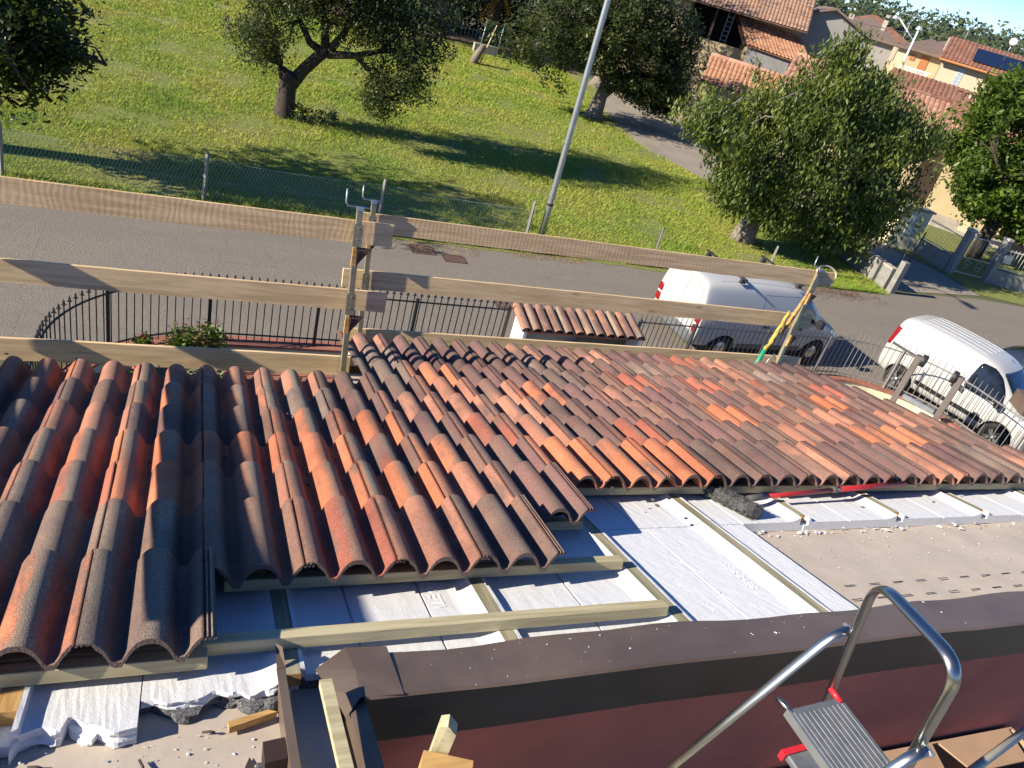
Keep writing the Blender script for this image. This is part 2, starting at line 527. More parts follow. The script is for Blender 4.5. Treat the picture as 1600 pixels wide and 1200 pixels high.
# roof plane frame: u along the eave (m), t up the slope (m), n off the plane
GA = 0.34669                      # course gauge
RO = Vector((0.164, 2.440, 4.885))
SL = 0.292637
UD = Vector((1, 0, 0)); TD = Vector((0, -math.cos(SL), math.sin(SL))); ND = Vector((0, math.sin(SL), math.cos(SL)))
def RP(u, t, n=0.0):              # u in rolls of 0.15 m, t in courses, n in metres
    return RO + UD * (u * .15) + TD * (t * GA) + ND * n
RAX = (UD, TD, ND)
ORD = ['zeroth', 'first', 'second', 'third', 'fourth', 'fifth', 'sixth', 'seventh', 'eighth', 'ninth', 'tenth', 'eleventh', 'twelfth', 'thirteenth', 'fourteenth', 'fifteenth', 'sixteenth', 'seventeenth']
# ------------------------------------------------------------------ ground
def lawn_material():
    mt, nt, bs = newmat('lawn_soil')
    v = coords(nt)
    a = noise(nt, v, .35, 5, .6); b_ = noise(nt, v, 6, 4, .7); d = noise(nt, v, 40, 3, .7)
    c = ramp(nt, a, [(.35, (.20, .25, .05)), (.52, (.28, .29, .07)), (.68, (.36, .31, .12))])
    c = mixc(nt, ramp(nt, b_, [(.35, .55), (.6, 0)]), c, (.15, .19, .035))
    c = mixc(nt, ramp(nt, d, [(.4, .5), (.6, 0)]), c, (.14, .17, .035))
    nt.links.new(c, bs.inputs['Base Color'])
    bs.inputs['Roughness'].default_value = .95
    bump(nt, bs, d, 1.0, .05)
    return mt
def asphalt_material():
    mt, nt, bs = newmat('asphalt')
    v = coords(nt)
    s_ = noise(nt, v, 75, 2, .75); a = noise(nt, v, .5, 5, .6); st = noise(nt, v, 3, 5, .7, .5)
    vo = N(nt, 'ShaderNodeTexVoronoi', Scale=48.0); nt.links.new(v, vo.inputs['Vector'])
    c = ramp(nt, s_, [(.32, (.12, .102, .08)), (.52, (.205, .176, .14)), (.68, (.32, .28, .23))])
    c = mixc(nt, ramp(nt, a, [(.4, 0), (.7, .4)]), c, (.17, .155, .135))
    c = mixc(nt, ramp(nt, st, [(.62, 0), (.72, .35)]), c, (.12, .105, .09))
    pv = coords(nt, (.22, 1.2, 1))
    c = mixc(nt, ramp(nt, noise(nt, pv, 1.1, 3, .5), [(.5, 0), (.62, .38)]), c, (.16, .145, .125))
    wv = noise(nt, v, 1.3, 3, .6)
    ve = N(nt, 'ShaderNodeTexVoronoi', Scale=.55, feature='DISTANCE_TO_EDGE')
    dv = mixc(nt, .22, v, N(nt, 'ShaderNodeTexNoise', Scale=1.6, Detail=5.0).outputs['Color'])
    nt.links.new(dv, ve.inputs['Vector'])
    c = mixc(nt, ramp(nt, ve.outputs['Distance'], [(.0, .22), (.004, .10), (.008, 0)]), c, (.06, .052, .045))
    gr = noise(nt, v, 14, 4, .7)
    c = mixc(nt, ramp(nt, gr, [(.66, 0), (.72, .5)]), c, (.46, .42, .35))
    nt.links.new(c, bs.inputs['Base Color'])
    bs.inputs['Roughness'].default_value = .9
    bump(nt, bs, vo.outputs['Distance'], .6, .01)
    return mt
def gravel_material():
    mt, nt, bs = newmat('gravel')
    v = coords(nt)
    a = noise(nt, v, 25, 4, .7); b_ = noise(nt, v, .8, 4, .6)
    c = ramp(nt, a, [(.3, (.17, .145, .11)), (.6, (.38, .335, .265)), (.75, (.50, .45, .37))])
    c = mixc(nt, ramp(nt, b_, [(.45, 0), (.7, .5)]), c, (.16, .14, .11))
    nt.links.new(c, bs.inputs['Base Color'])
    bs.inputs['Roughness'].default_value = .95
    bump(nt, bs, a, .8, .03)
    return mt
MAT['lawn'] = lawn_material(); MAT['asphalt'] = asphalt_material(); MAT['gravel'] = gravel_material()

def sheet(name, poly, z, mat):
    mb = MB()
    mb.add([(x, y, z) for x, y in poly], [tuple(range(len(poly)))])
    return struct(mb.build(name, mat))
sheet('ground', [(-900, -300), (1100, -300), (1100, 1300), (-900, 1300)], -.012, plain('far_ground', (.10, .105, .04), .95, var=.25, scale=.05))
def wob(pts, seed, amp=.06, step=.4):
    r = random.Random(seed); out = []
    for (x0, y0), (x1, y1) in zip(pts[:-1], pts[1:]):
        n = max(1, int(math.hypot(x1 - x0, y1 - y0) / step))
        for i in range(n):
            t = i / n
            out.append((x0 + (x1 - x0) * t + r.uniform(-amp, amp), y0 + (y1 - y0) * t + r.uniform(-amp, amp)))
    out.append(pts[-1]); return out
LAWN = [(-40, 17.25)] + wob([(-6, 17.2), (4, 17.1), (9, 17.2), (12, 17.05), (17.5, 17.25), (21.0, 17.6)], 2) + [(20.9, 22.6), (20.4, 26), (18.6, 32), (19.5, 37), (23, 45), (20, 62), (-40, 62)]
sheet('lawn', LAWN, 0.0, 'lawn')
sheet('road', [(-60, 11.6), (13.0, 11.6), (15.3, 8.9), (15.6, -30), (70, -30), (70, 8)] + [(60, 12.5), (28.3, 17.6), (25.5, 17.9), (21.5, 17.6), (17.5, 17.25), (9, 17.35), (-6, 17.35), (-60, 17.6)], -.006, 'asphalt')
sheet('driveway', [(21.3, 17.7), (26.0, 18.2), (25.9, 20.5), (25.2, 22.4), (27, 30), (29, 37), (40, 52), (30, 60), (22.6, 46), (18.9, 37), (18.2, 32), (20.2, 26), (21.2, 22.5)], .004, 'gravel')
sheet('garden', [(26.1, 18.3), (28.3, 17.7), (60, 12.6), (70, 20), (60, 60), (40, 52), (29, 37), (26.9, 30), (25.3, 22.4), (26.0, 20.5)], .002, 'lawn')
sheet('yard', [(-12, -12), (15.3, -12), (15.3, 8.9), (13.0, 11.5), (-1.0, 11.4), (-1.7, 9.2), (-12, 9.2)], -.002, plain('yard_paving', (.24, .22, .19), .9, var=.2, scale=3, bmp=.3))

# grass blades: too many to count
def grass():
    rs = np.random.RandomState(3)
    n = 420000
    y = 17.3 + (rs.rand(n) ** 1.5) * 33
    x = -7 + rs.rand(n) * 29.5
    lim = np.where(y < 22, 20.9, np.where(y < 32, 20.9 - (y - 22) * .23, 18.6 + (y - 32) * .16))
    k = x < lim - .1
    x, y = x[k], y[k]; n = len(x)
    bare = np.sin(x * 1.1 + .7 * np.sin(y * .9)) * np.sin(y * 1.3 + .8 * np.sin(x * .7)) + .6 * np.sin(x * 2.7 + y * 1.9) * np.sin(y * 3.1 - x)
    k = rs.rand(n) > np.clip((bare - .35) * 1.3, 0, .85)
    x, y, bare = x[k], y[k], bare[k]; n = len(x)
    patch = np.sin(x * .9 + 1.3) * np.sin(y * .7 + .4) + np.sin(x * .33 - y * .41) * .8
    h = (.025 + .04 * rs.rand(n)) * (1.1 + .35 * np.clip(patch, -1, 1)) * (1 + (y - 17) * .012) * (1.1 - .35 * np.clip(bare, -1, 1))
    h *= np.where((y < 18.4) | (rs.rand(n) > .985), 1.9, 1)
    a = rs.rand(n) * 2 * np.pi; w = .006 + .007 * rs.rand(n) + (y - 17) * .0005
    lx, ly = np.cos(a + 1.3) * h * .7, np.sin(a + 1.3) * h * .7
    V = np.empty((n, 3, 3), np.float32)
    V[:, 0] = np.stack([x - np.cos(a) * w, y - np.sin(a) * w, np.full(n, -.005)], 1)
    V[:, 1] = np.stack([x + np.cos(a) * w, y + np.sin(a) * w, np.full(n, -.005)], 1)
    V[:, 2] = np.stack([x + lx, y + ly, h], 1)
    return tri_object('grass', V, 'grass_blade')
def tri_object(name, V, mat):
    n = len(V)
    me = bpy.data.meshes.new(name)
    me.vertices.add(n * 3); me.vertices.foreach_set('co', V.reshape(-1))
    me.loops.add(n * 3); me.loops.foreach_set('vertex_index', np.arange(n * 3, dtype=np.int32))
    me.polygons.add(n); me.polygons.foreach_set('loop_start', np.arange(0, n * 3, 3, dtype=np.int32))
    me.update(calc_edges=True)
    me.materials.append(MAT[mat])
    o = bpy.data.objects.new(name, me); COL.objects.link(o)
    return o
tag(grass(), 'rough green lawn grass with yellow dry patches beyond the road', 'grass', kind='stuff')

def litter(name, mat, label, spots, n, size, seed):
    r = np.random.RandomState(seed); V = []
    for _ in range(n):
        x0, x1, y0, y1 = spots[r.randint(len(spots))]
        x, y = r.uniform(x0, x1), y0 + (y1 - y0) * r.beta(1.2, 1.2); a = r.uniform(0, 6.28); s_ = size * r.uniform(.4, 1.4)
        V.append([(x, y, .004), (x + math.cos(a) * s_, y + math.sin(a) * s_, .006 + r.uniform(0, .012)), (x + math.cos(a + .7) * s_ * .5, y + math.sin(a + .7) * s_ * .5, .004)])
    return tag(tri_object(name, np.array(V, np.float32), mat), label, 'litter', kind='stuff')
litter('verge_litter', 'straw', 'dry straw and leaf litter along the far edge of the asphalt', [(-6, 21, 16.95, 17.5), (3.9, 6.5, 16.6, 17.4), (7.5, 9.5, 16.9, 17.4)], 2600, .05, 5)
litter('fruit_litter', 'red_litter', 'dark red fallen fruit and leaf stains on the asphalt by the cherry tree', [(16.5, 20.0, 16.4, 17.3), (17.2, 19.2, 16.7, 17.3)], 900, .06, 6)

def grate(x0, y0, x1, y1, label):
    mb = MB(); n = 9
    t = thing('drain_grate', label, 'drain grate', ((x0 + x1) / 2, (y0 + y1) / 2, 0), 'rusty drain grates set in the asphalt')
    fr = MB()
    for a, b in (((x0, y0), (x1, y0)), ((x0, y1), (x1, y1))):
        fr.span((a[0], a[1] - .02, -.03), (b[0], b[1] + .02, .008))
    for xx in (x0, x1): fr.span((xx - .02, y0 + .021, -.03), (xx + .02, y1 - .021, .0075))
    fr.build('frame', 'rust', t)
    for i in range(n):
        xx = x0 + (x1 - x0) * (i + .5) / n
        mb.span((xx - .016, y0 + .02, -.03), (xx + .016, y1 - .02, .006))
    mb.build('bars', 'rust', t)
grate(4.72, 16.45, 5.28, 16.92, 'rusty drain grate near the grass, nearest the timber posts')
grate(5.45, 16.15, 5.98, 16.55, 'rusty square drain grate just right of another one on the road')
grate(6.10, 14.0, 6.75, 14.55, 'rusty drain grate beside the small tiled meter hut')

# ------------------------------------------------------------------ the house being roofed
house = thing('house', 'house under re-roofing with brown felt deck, red terrace wall and brown metal flashing', 'house', (3.0, 0.0, 0.0))
NF = -.142
def deck():
    mb = MB()
    def pc(u0, u1, t0, t1, thick=.12):
        nu, nt_ = max(2, int((u1 - u0) / .8)), max(2, int((t1 - t0) * 2.5))
        rr = random.Random(int(u0 * 7 + t0 * 3))
        P = []
        for j in range(nt_ + 1):
            row = []
            for i in range(nu + 1):
                u, t = u0 + (u1 - u0) * i / nu, t0 + (t1 - t0) * j / nt_
                e = 0 if i in (0, nu) or j in (0, nt_) else rr.uniform(-.005, .006)
                row.append(RP(u, t, NF + e))
            P.append(row)
        mb.grid(P, smooth=True)
        a, b, c, d = RP(u0, t0, NF - thick), RP(u1, t0, NF - thick), RP(u1, t1, NF - thick), RP(u0, t1, NF - thick)
        A, B, C_, D = RP(u0, t0, NF), RP(u1, t0, NF), RP(u1, t1, NF), RP(u0, t1, NF)
        mb.add([a, b, c, d, A, B, C_, D], [(3, 2, 1, 0), (0, 1, 5, 4), (1, 2, 6, 5), (2, 3, 7, 6), (3, 0, 4, 7)])
    pc(-11.2, 1.7, -3.95, 3.3); pc(1.7, 5.15, -3.95, 2.97); pc(5.15, 34.3, -6.6, 2.97)
    pc(-11.2, 1.7, 3.3, 6.3)
    return mb.build('roof_felt', 'felt', house)
deck()
mb = MB()
for k in range(18):                                # printed lap marks on the felt
    for t, o in ((2.18, 0), (2.48, .55)):
        u = 14.6 + o + k * .95
        mb.add([RP(u, t, NF + .009), RP(u + .42, t - .005, NF + .009), RP(u + .42, t + .013, NF + .009), RP(u, t + .018, NF + .009)], [(0, 1, 2, 3)])
mb.build('lap_marks', 'flash_in', house)['kind'] = 'stuff'
# walls below the eaves, gables, inner walls
mb = MB()
mb.span((-1.3, -6, 0), (.85, 3.6, 4.05)); mb.span((.85, 1.31, 0), (5.0, 4.5, 3.8))
mb.span((.851, -6, 0), (5.0, 1.309, 3.55))
mb.build('wall', 'plaster', house)
mb = MB()
mb.span((-1.55, 3.80, 4.26), (.90, 3.95, 4.37)); mb.span((.95, 4.66, 4.00), (5.35, 4.81, 4.11))
mb.build('gutter', 'flash_in', house)
# terrace: red parapet wall, floor, coping with turned down fascia
mb = MB()
mb.span((.5, 1.284, 3.5), (6.5, 1.308, 5.06))
mb.build('terrace_wall', 'redwall', house)
mb = MB(); mb.span((.5, -3, 3.551), (6.5, 1.283, 3.60)); mb.build('terrace_floor', 'concrete', house)
def coping():
    mb = MB()
    ti, to = 3.52, 2.93
    rr = random.Random(4)
    n = 60; P = []
    for i in range(n + 1):
        u = 2.06 + (40 - 2.06) * i / n
        e = .003 * math.sin(u * .9) + rr.uniform(-.0012, .0012)
        wav = .03 * math.sin(u * .55) + .018 * math.sin(u * 1.7 + 1)
        P.append([RP(u, to - .03 + wav, -.085 + e), RP(u, to + wav, -.064 + e), RP(u, (ti + to) / 2, -.060 + e), RP(u, ti - .02, -.058 + e), RP(u, ti, -.066 + e), RP(u, ti, -.066 + e) + Vector((0, .004, -.2))])
    mb.grid([r_[:5] for r_ in P]); mb.grid([r_[4:] for r_ in P], 1)  # fascia takes the darker flashing, its shade put into the colour
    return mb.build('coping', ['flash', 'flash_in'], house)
coping()
# corner piece, bent down and gaping
mb = MB()
P = [[RP(1.34, 3.02, -.078), RP(1.95, 2.84, -.060), RP(2.75, 2.89, -.056)], [RP(1.52, 3.28, -.080), RP(2.02, 3.16, -.056), RP(2.75, 3.2, -.054)], [RP(1.70, 3.60, -.088), RP(1.98, 3.49, -.060), RP(2.75, 3.525, -.055)]]
mb.grid(P); mb.grid([[p - ND * .003 for p in r] for r in P], flip=True)
mb.build('corner_flashing', 'flash', house)
# side coping going up the slope, and the dark lined channel beside it
mb = MB()
A = [RP(1.79, 3.45, -.085), RP(2.08, 3.40, -.075), RP(2.08, 3.40, -.075) + Vector((.002, 0, -.5)), RP(1.79, 3.45, -.17)]
B_ = [RP(1.83, 6.0, -.085), RP(2.06, 6.0, -.075), RP(2.06, 6.0, -.075) + Vector((.002, 0, -.5)), RP(1.83, 6.0, -.17)]
mb.add(A + B_, [(3, 2, 1, 0), (4, 5, 6, 7), (0, 1, 5, 4), (1, 2, 6, 5), (2, 3, 7, 6), (3, 0, 4, 7)])
mb.build('side_coping', 'flash', house)
mb = MB()
def sl(u0, u1, t0, t1, n0, n1):
    c = RP((u0 + u1) / 2, (t0 + t1) / 2, (n0 + n1) / 2)
    mb.box(c, (abs(u1 - u0) * .15, abs(t1 - t0) * GA, abs(n1 - n0)), RAX)
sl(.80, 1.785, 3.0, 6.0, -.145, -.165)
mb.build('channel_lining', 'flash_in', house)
mb = MB(); sl(.64, .795, 2.99, 6.0, -.07, -.19)
mb.add([RP(.62, 2.86, -.02), RP(.74, 2.92, -.02), RP(.80, 3.0, -.068), RP(.64, 3.0, -.068)], [(0, 1, 2, 3)])
mb.build('channel_lip', 'flash', house)
mb = MB(); sl(2.0, 2.06, 3.45, 6.0, -.09, -.60); mb.build('channel_side_wall', 'redwall', house)

# ------------------------------------------------------------------ roof tiles
def tile_mesh(name, ribs=False):
    """double-roll concrete tile: x along the eave (0.30 cover), y up the slope, head at y=0, tail at y=-0.42"""
    def h(x):
        d = abs((x % 1.0) - .5) * .15
        e = max(0.0, 1 - (d / .063) ** 2.5)
        return .067 * e if e > .05 else .067 * .05 * (e / .05)
    xs = []
    x = -.62
    while x < 1.351: xs.append(x); x += .0579
    xs[-1] = 1.355
    top = [(x, h(x) + (.0015 if x < -.5 else 0)) for x in xs]
    rib = [(1.358, h(1.358) - .013), (1.40, h(1.40) - .013), (1.405, h(1.405) - .004), (1.435, h(1.435) - .004), (1.44, h(1.44) - .015), (1.475, h(1.475) - .015), (1.48, h(1.48) - .005), (1.515, h(1.515) - .005), (1.52, h(1.52) - .016), (1.57, h(1.57) - .014)]
    prof = top + rib
    bot = []
    for x, z in prof:
        th = .021 if -.35 < x < 1.34 else (.010 if x <= -.35 else .008)
        bot.append((x, z - th))
    # stations along the tile
    ys = [0.0, -.006, -.21, -.414, -.42]
    if ribs: ys = [0, -.006, -.014, -.016, -.030, -.032, -.046, -.048, -.060, -.062, -.21, -.414, -.42]
    def lift(y): return .072 * (-y)
    def ex(y):
        if ribs and (-.030 <= y <= -.016 or -.060 <= y <= -.048): return .011
        return 0
    mb = MB()
    nx = len(prof)
    def pt(x, z, y, r=0): return (x * .15, y, z * (.93 + .13 * (-y / .42)) + lift(y) + ex(y) - r)
    P = []
    for i, y in enumerate(ys):
        r = .004 if i in (0, len(ys) - 1) else 0
        P.append([pt(x, z, y, r) for x, z in prof])
    mb.grid(P, 0, True)
    mb.grid([[pt(x, z, y) for x, z in bot] for y in (0, -.42)], 0, True, True)
    rr = random.Random(3)
    for y, sgn in ((0, 1), (-.42, -1)):
        vs_ = []
        for (x, z), (_, zb) in zip(prof, bot): vs_ += [pt(x, z, y, .004), pt(x, zb, y)]
        mb.add(vs_, [(2 * i, 2 * i + 1, 2 * i + 3, 2 * i + 2) for i in range(nx - 1)], 1)
    for k, pr in ((0, 0), (nx - 1, 0)):
        a, b = prof[k], bot[k]
        mb.add([pt(*a, 0, .004), pt(*a, -.42, .004), pt(*b, -.42), pt(*b, 0)], [(0, 1, 2, 3)], 0)
    me = mb.mesh(name, ['tile', 'tile_end'])
    return me
TILE = tile_mesh('roof_tile'); TILE_R = tile_mesh('roof_tile_weathered', True)
TONES = [('orange', (.42, .145, .075)), ('salmon', (.34, .155, .105)), ('dull brown', (.185, .105, .080)), ('purple brown', (.150, .083, .076)), ('grey brown', (.190, .138, .114)), ('brick red', (.28, .095, .065))]
def place_tile(k, j, r):
    right = k >= 3
    w = [.15, .17, .24, .30, .07, .07] if right else [.26, .27, .17, .12, .10, .08]
    i = r.choices(range(6), w)[0]
    if j >= 2 and not right: i = r.choices([2, 4, 5, 1], [.4, .25, .2, .15])[0]
    if k == -2 and j == 3: i = 0
    nm, colr = TONES[i]
    off = -.055 if (right and j <= -5 and k < 12) else 0
    o = bpy.data.objects.new('roof_tile', TILE_R if (right and j == -5 and k < 13) else TILE)
    COL.objects.link(o)
    mtx = Matrix((UD, TD, ND)).transposed().to_4x4()
    jt = Matrix.Rotation(r.uniform(-.009, .009), 4, 'Z') @ Matrix.Rotation(r.uniform(-.003, .003), 4, 'Y')
    o.matrix_world = Matrix.Translation(RP(2 * k, j + off / GA + r.uniform(-.02, .02), .002 * r.random())) @ mtx @ jt
    v = r.uniform(.85, 1.15)
    o.color = (colr[0] * v, colr[1] * v, colr[2] * v, (r.choice([0, .1, .3, .5]) if right else r.choice([.35, .7, .9, 1.0])))
    c = j + 7 if right else j + 4
    if right:
        lab = f'{nm} tile, {ORD[c]} course above the eave, {ORD[k - 2]} column right of the eave step'
    else:
        lab = f'{nm} tile, {ORD[c]} course above the eave, {ORD[3 - k]} column left of the eave step'
    tag(o, lab, 'roof tile', 'concrete roof tiles laid on the roof', 'thing')
rt = random.Random(21)
for k in range(-5, 17):
    if k <= -1: js = range(-3, 4)
    elif k <= 2: js = range(-3, 3)
    elif k == 3: js = range(-6, 3)
    elif k == 4: js = range(-6, 2)
    else: js = range(-6, 1)
    for j in js: place_tile(k, j, rt)

# ------------------------------------------------------------------ battens and counter battens
def slope_box(name, mat, u0, u1, t0, t1, n0, n1, label, cat, group=None, bev=.002, skew=0.0):
    c = RP((u0 + u1) / 2, (t0 + t1) / 2, (n0 + n1) / 2)
    mb = MB(); L, W, H_ = abs(u1 - u0) * .15, abs(t1 - t0) * GA, abs(n1 - n0)
    along_t = W > L
    mb.box((0, 0, 0), (max(L, W), min(L, W), H_), None, 0, None, bev)
    o = mb.build(name, mat)
    mtx = Matrix((UD, TD, ND)).transposed().to_4x4()
    if along_t: mtx = mtx @ Matrix.Rotation(math.pi / 2, 4, 'Z')
    o.matrix_world = Matrix.Translation(c) @ mtx @ Matrix.Rotation(skew, 4, 'Z')
    return tag(o, label, cat, group)
GB = 'tile battens nailed across the roof'
slope_box('batten', 'batten', -4.5, 9.55, 2.62, 2.755, -.07, -.03, 'bare pale batten with nothing on it, just below the brown metal coping', 'batten', GB)
slope_box('batten', 'batten', -.2, 9.55, 1.68, 1.81, -.07, -.03, 'pale batten under the lowest open row of left tiles, ending on a counter batten', 'batten', GB)
slope_box('batten', 'batten', 7.4, 9.50, .69, .82, -.07, -.03, 'short pale batten under the single tile between the two tile blocks', 'batten', GB)
slope_box('batten', 'batten', 9.0, 34.2, -.30, -.17, -.07, -.03, 'long pale batten under the open edge of the right tile block', 'batten', GB)
slope_box('batten', 'batten', -11, -.55, 2.80, 2.93, -.068, -.028, 'pale batten under the nearest tiles at the lower left', 'batten', GB)
GC = 'counter battens running up the slope between foam panels'
CB = [-3.55, .9, 5.45, 9.87, 14.02, 18.05, 22.4, 26.8, 31.1]
cl = ['orange brown counter batten end showing under the leftmost nearest tiles', 'greenish counter batten in shadow left of the coping corner', 'greenish counter batten crossing under the bare batten, left of the embossed panel edge',
      'greenish counter batten where the two bare battens end', 'long greenish counter batten beside the right edge of the lower foam panels',
      'counter batten with a cut end, first right of the broom head', 'counter batten with a cut end under the red broom handle', 'counter batten with a cut end right of the red broom handle', 'counter batten at the far right end of the foam strip']
for i, u in enumerate(CB):
    t1 = 3.18 if i == 0 else (3.08 if i == 1 else (2.99 if i < 5 else .60))
    slope_box('counter_batten', 'orange_wood' if i == 0 else 'counter', u - .17, u + .17, -3.0, t1, -.11, -.0705, cl[i], 'counter batten', GC)
    o = COL.objects[-1] if False else bpy.context.scene.collection.objects[-1]
    e = MB(); e.box(((t1 + 3) * GA / 2 + .0012, 0, 0), (.002, .0500, .0385)); c_ = e.build('cut_end', 'orange_wood'); c_.parent = o

# ------------------------------------------------------------------ foam panels
def panel(u0, u1, t0, t1, label, rag=.0, fr=None, seed=1, groove=(), lipl=True, lipr=True, nt_=-.094, nb=-.140, edge_mat=False):
    """moulded foam panel: top dished, lips rising to the counter battens; front edge may be broken"""
    r = random.Random(seed)
    w = (u1 - u0) * .15
    prof = []
    if lipl: prof += [(0, .024), (.012, .023), (.016, .003)]
    else: prof += [(0, 0), (.02, 0)]
    a0 = .03
    a1 = w - .085 if lipr else w - .02
    xs = [a0 + (a1 - a0) * i / 22 for i in range(23)]
    for g_ in groove: xs += [g_ * w - .005, g_ * w - .0035, g_ * w + .0035, g_ * w + .005]
    xs.sort()
    for x in xs:
        d = -.010 if any(abs(x - g_ * w) < .004 for g_ in groove) else 0
        prof.append((x, d))
    if lipr:
        for i in range(1, 8):
            q = i / 7
            prof.append((a1 + (w - a1) * q, .024 * q * q))
    else: prof.append((w, 0))
    n = 16
    us = [u0 + x / .15 for x, _ in prof]
    fronts = [t1 + rag * 2.2 * mnoise.noise((u * 2.6, seed, .3)) + (rag > .01) * .012 * mnoise.noise((u * 14, seed, 7)) for u in us]
    if fr: fronts = [fr(u) + rag * 1.6 * mnoise.noise((u * 4, seed, 1.7)) for u in us]
    P = []
    for i in range(n + 1):
        q = i / n
        P.append([RP(u, t0 + (f - t0) * q, nt_ + z + r.uniform(-.0006, .0006)) for (x, z), u, f in zip(prof, us, fronts)])
    mb = MB()
    mb.grid(P, 0, False)
    rows = [P[-1]]
    ns = 9
    for s_ in range(1, ns + 1):
        q = s_ / ns
        rows.append([RP(u, f + (rag > .01) * (rag * 1.3 * mnoise.noise((u * 3.0, q * 3.0, seed)) + .018 * mnoise.noise((u * 11, q * 9, seed + 4))) + (.07 * (q > .5) if fr else 0) * (mnoise.noise((u * .9, seed, 9)) > .0), (nt_ + z) * (1 - q) + nb * q) for (x, z), u, f in zip(prof, us, fronts)])
    if edge_mat: mb.grid(rows[:5], 0); mb.grid(rows[4:], 1)
    else: mb.grid(rows, 0, False)
    B2 = [[RP(u, t0, nb) for u in us], [RP(u, f, nb) for u, f in zip(us, fronts)]]
    mb.grid(B2, 0, False, True)
    for idx in (0, -1):
        col = [rw[idx] for rw in P]
        low = [RP(us[idx], t0 + (fronts[idx] - t0) * i / n, nb) for i in range(n + 1)]
        mb.grid([col, low], 0)
    mb.grid([P[0], [RP(u, t0, nb) for u in us]], 0)
    for sgn, ok, ue in ((-1, lipl, u0), (1, lipr, u1)):
        if ok:
            a_, b__ = (ue - .17, ue) if sgn < 0 else (ue, ue + .17)
            tf = fronts[0] if sgn < 0 else fronts[-1]
            c_ = RP((a_ + b__) / 2, (t0 + tf) / 2, (nb - .112) / 2)
            mb.box(c_, (abs(b__ - a_) * .15, (tf - t0) * GA, abs(nb + .112)), RAX)
    o = mb.build('foam_panel', ['eps', 'eps_grey'], at=RP((u0 + u1) / 2, (t0 + t1) / 2, -.15), fix=True)
    return tag(o, label, 'foam panel', 'white insulation panels on the roof')
def brk(u):
    return 3.28 + .26 * math.sin(u * 1.5 + .3) + .10 * math.sin(u * 4.1) + (.20 if u < -6.2 else 0)
panel(-11, CB[0] - .17, .3, 3.5, 'broken white foam panel at the far left bottom, left of the orange batten end', .03, brk, 5)
panel(CB[0] + .17, -1.62, .3, 3.4, 'broken white foam panel with a snapped corner under the nearest tiles', .03, lambda u: 3.32 + .11 * math.sin(u * 2.7) + .1 * (u < -2.7), 6, lipr=False)
panel(-1.60, CB[1] - .17, .3, 3.1, 'white foam panel with rough grey bead edge, left of the coping corner', .035, lambda u: 3.16 + .05 * math.sin(u * 5), 7, lipl=False, edge_mat=True)
panel(CB[1] + .17, CB[2] - .17, .3, 3.02, 'white foam panel with embossed letters beside the first bare strip', .0, None, 8, (.30, .71), edge_mat=True)
panel(CB[2] + .17, CB[3] - .17, .3, 3.02, 'plain white foam panel between the bare battens, right of the embossed letters', .0, None, 9, (.53,))
panel(CB[3] + .17, CB[4] - .17, .72, 3.02, 'large uncovered white foam panel with a long dark groove', .0, None, 10, (.46,))
panel(CB[4] + .17, 15.45, .70, 3.0, 'narrow white foam panel with a torn edge beside the brown felt', .02, None, 11, (), lipr=False, edge_mat=True)
panel(CB[3] + .17, CB[4] - .17, -3, .705, 'white foam panel below the first open tiles of the right block', .0, None, 12, (.4,))
panel(CB[4] + .17, CB[5] - .17, -3, .69, 'white foam panel under the broom head', .0, None, 13, (.35,), nt_=-.093)
panel(CB[5] + .17, CB[6] - .17, -3, .70, 'white foam panel under the middle of the red broom handle', .0, None, 14, (.45,))
panel(CB[6] + .17, CB[7] - .17, -3, .70, 'white foam panel at the right end of the red broom handle', .0, None, 15, (.5,))
panel(CB[7] + .17, CB[8] - .17, -3, .70, 'white foam panel near the right picture edge', .0, None, 16, (.5,))
panel(CB[8] + .17, 34.2, -3, .70, 'last white foam panel at the right verge', .0, None, 17, (), lipr=False)

def emboss(txt, size, u, t, n, panel_label):
    cu = bpy.data.curves.new('t', 'FONT'); cu.body = txt; cu.size = size; cu.extrude = .0022
    cu.space_character = 1.15
    o = bpy.data.objects.new('tmp', cu); COL.objects.link(o)
    dg = bpy.context.evaluated_depsgraph_get()
    me = bpy.data.meshes.new_from_object(o.evaluated_get(dg))
    bpy.data.objects.remove(o)
    me.materials.clear(); me.materials.append(MAT['eps'])
    q = bpy.data.objects.new('embossed_letters', me); COL.objects.link(q)
    # letters run up the slope, tops towards the right verge
    mtx = Matrix((TD, UD, ND)).transposed().to_4x4()
    q.matrix_world = Matrix.Translation(RP(u, t, n)) @ mtx
    for p in COL.objects:
        if p.get('label') == panel_label:
            mw = q.matrix_world.copy(); q.parent = p
            q.matrix_parent_inverse = Matrix.Identity(4)
            q.matrix_basis = Matrix.Translation(-p.location) @ mw
emboss('VOETI', .062, 4.22, 1.66, -.0945, 'white foam panel with embossed letters beside the first bare strip')
emboss('SERRIERE', .055, 12.95, 1.68, -.0945, 'large uncovered white foam panel with a long dark groove')

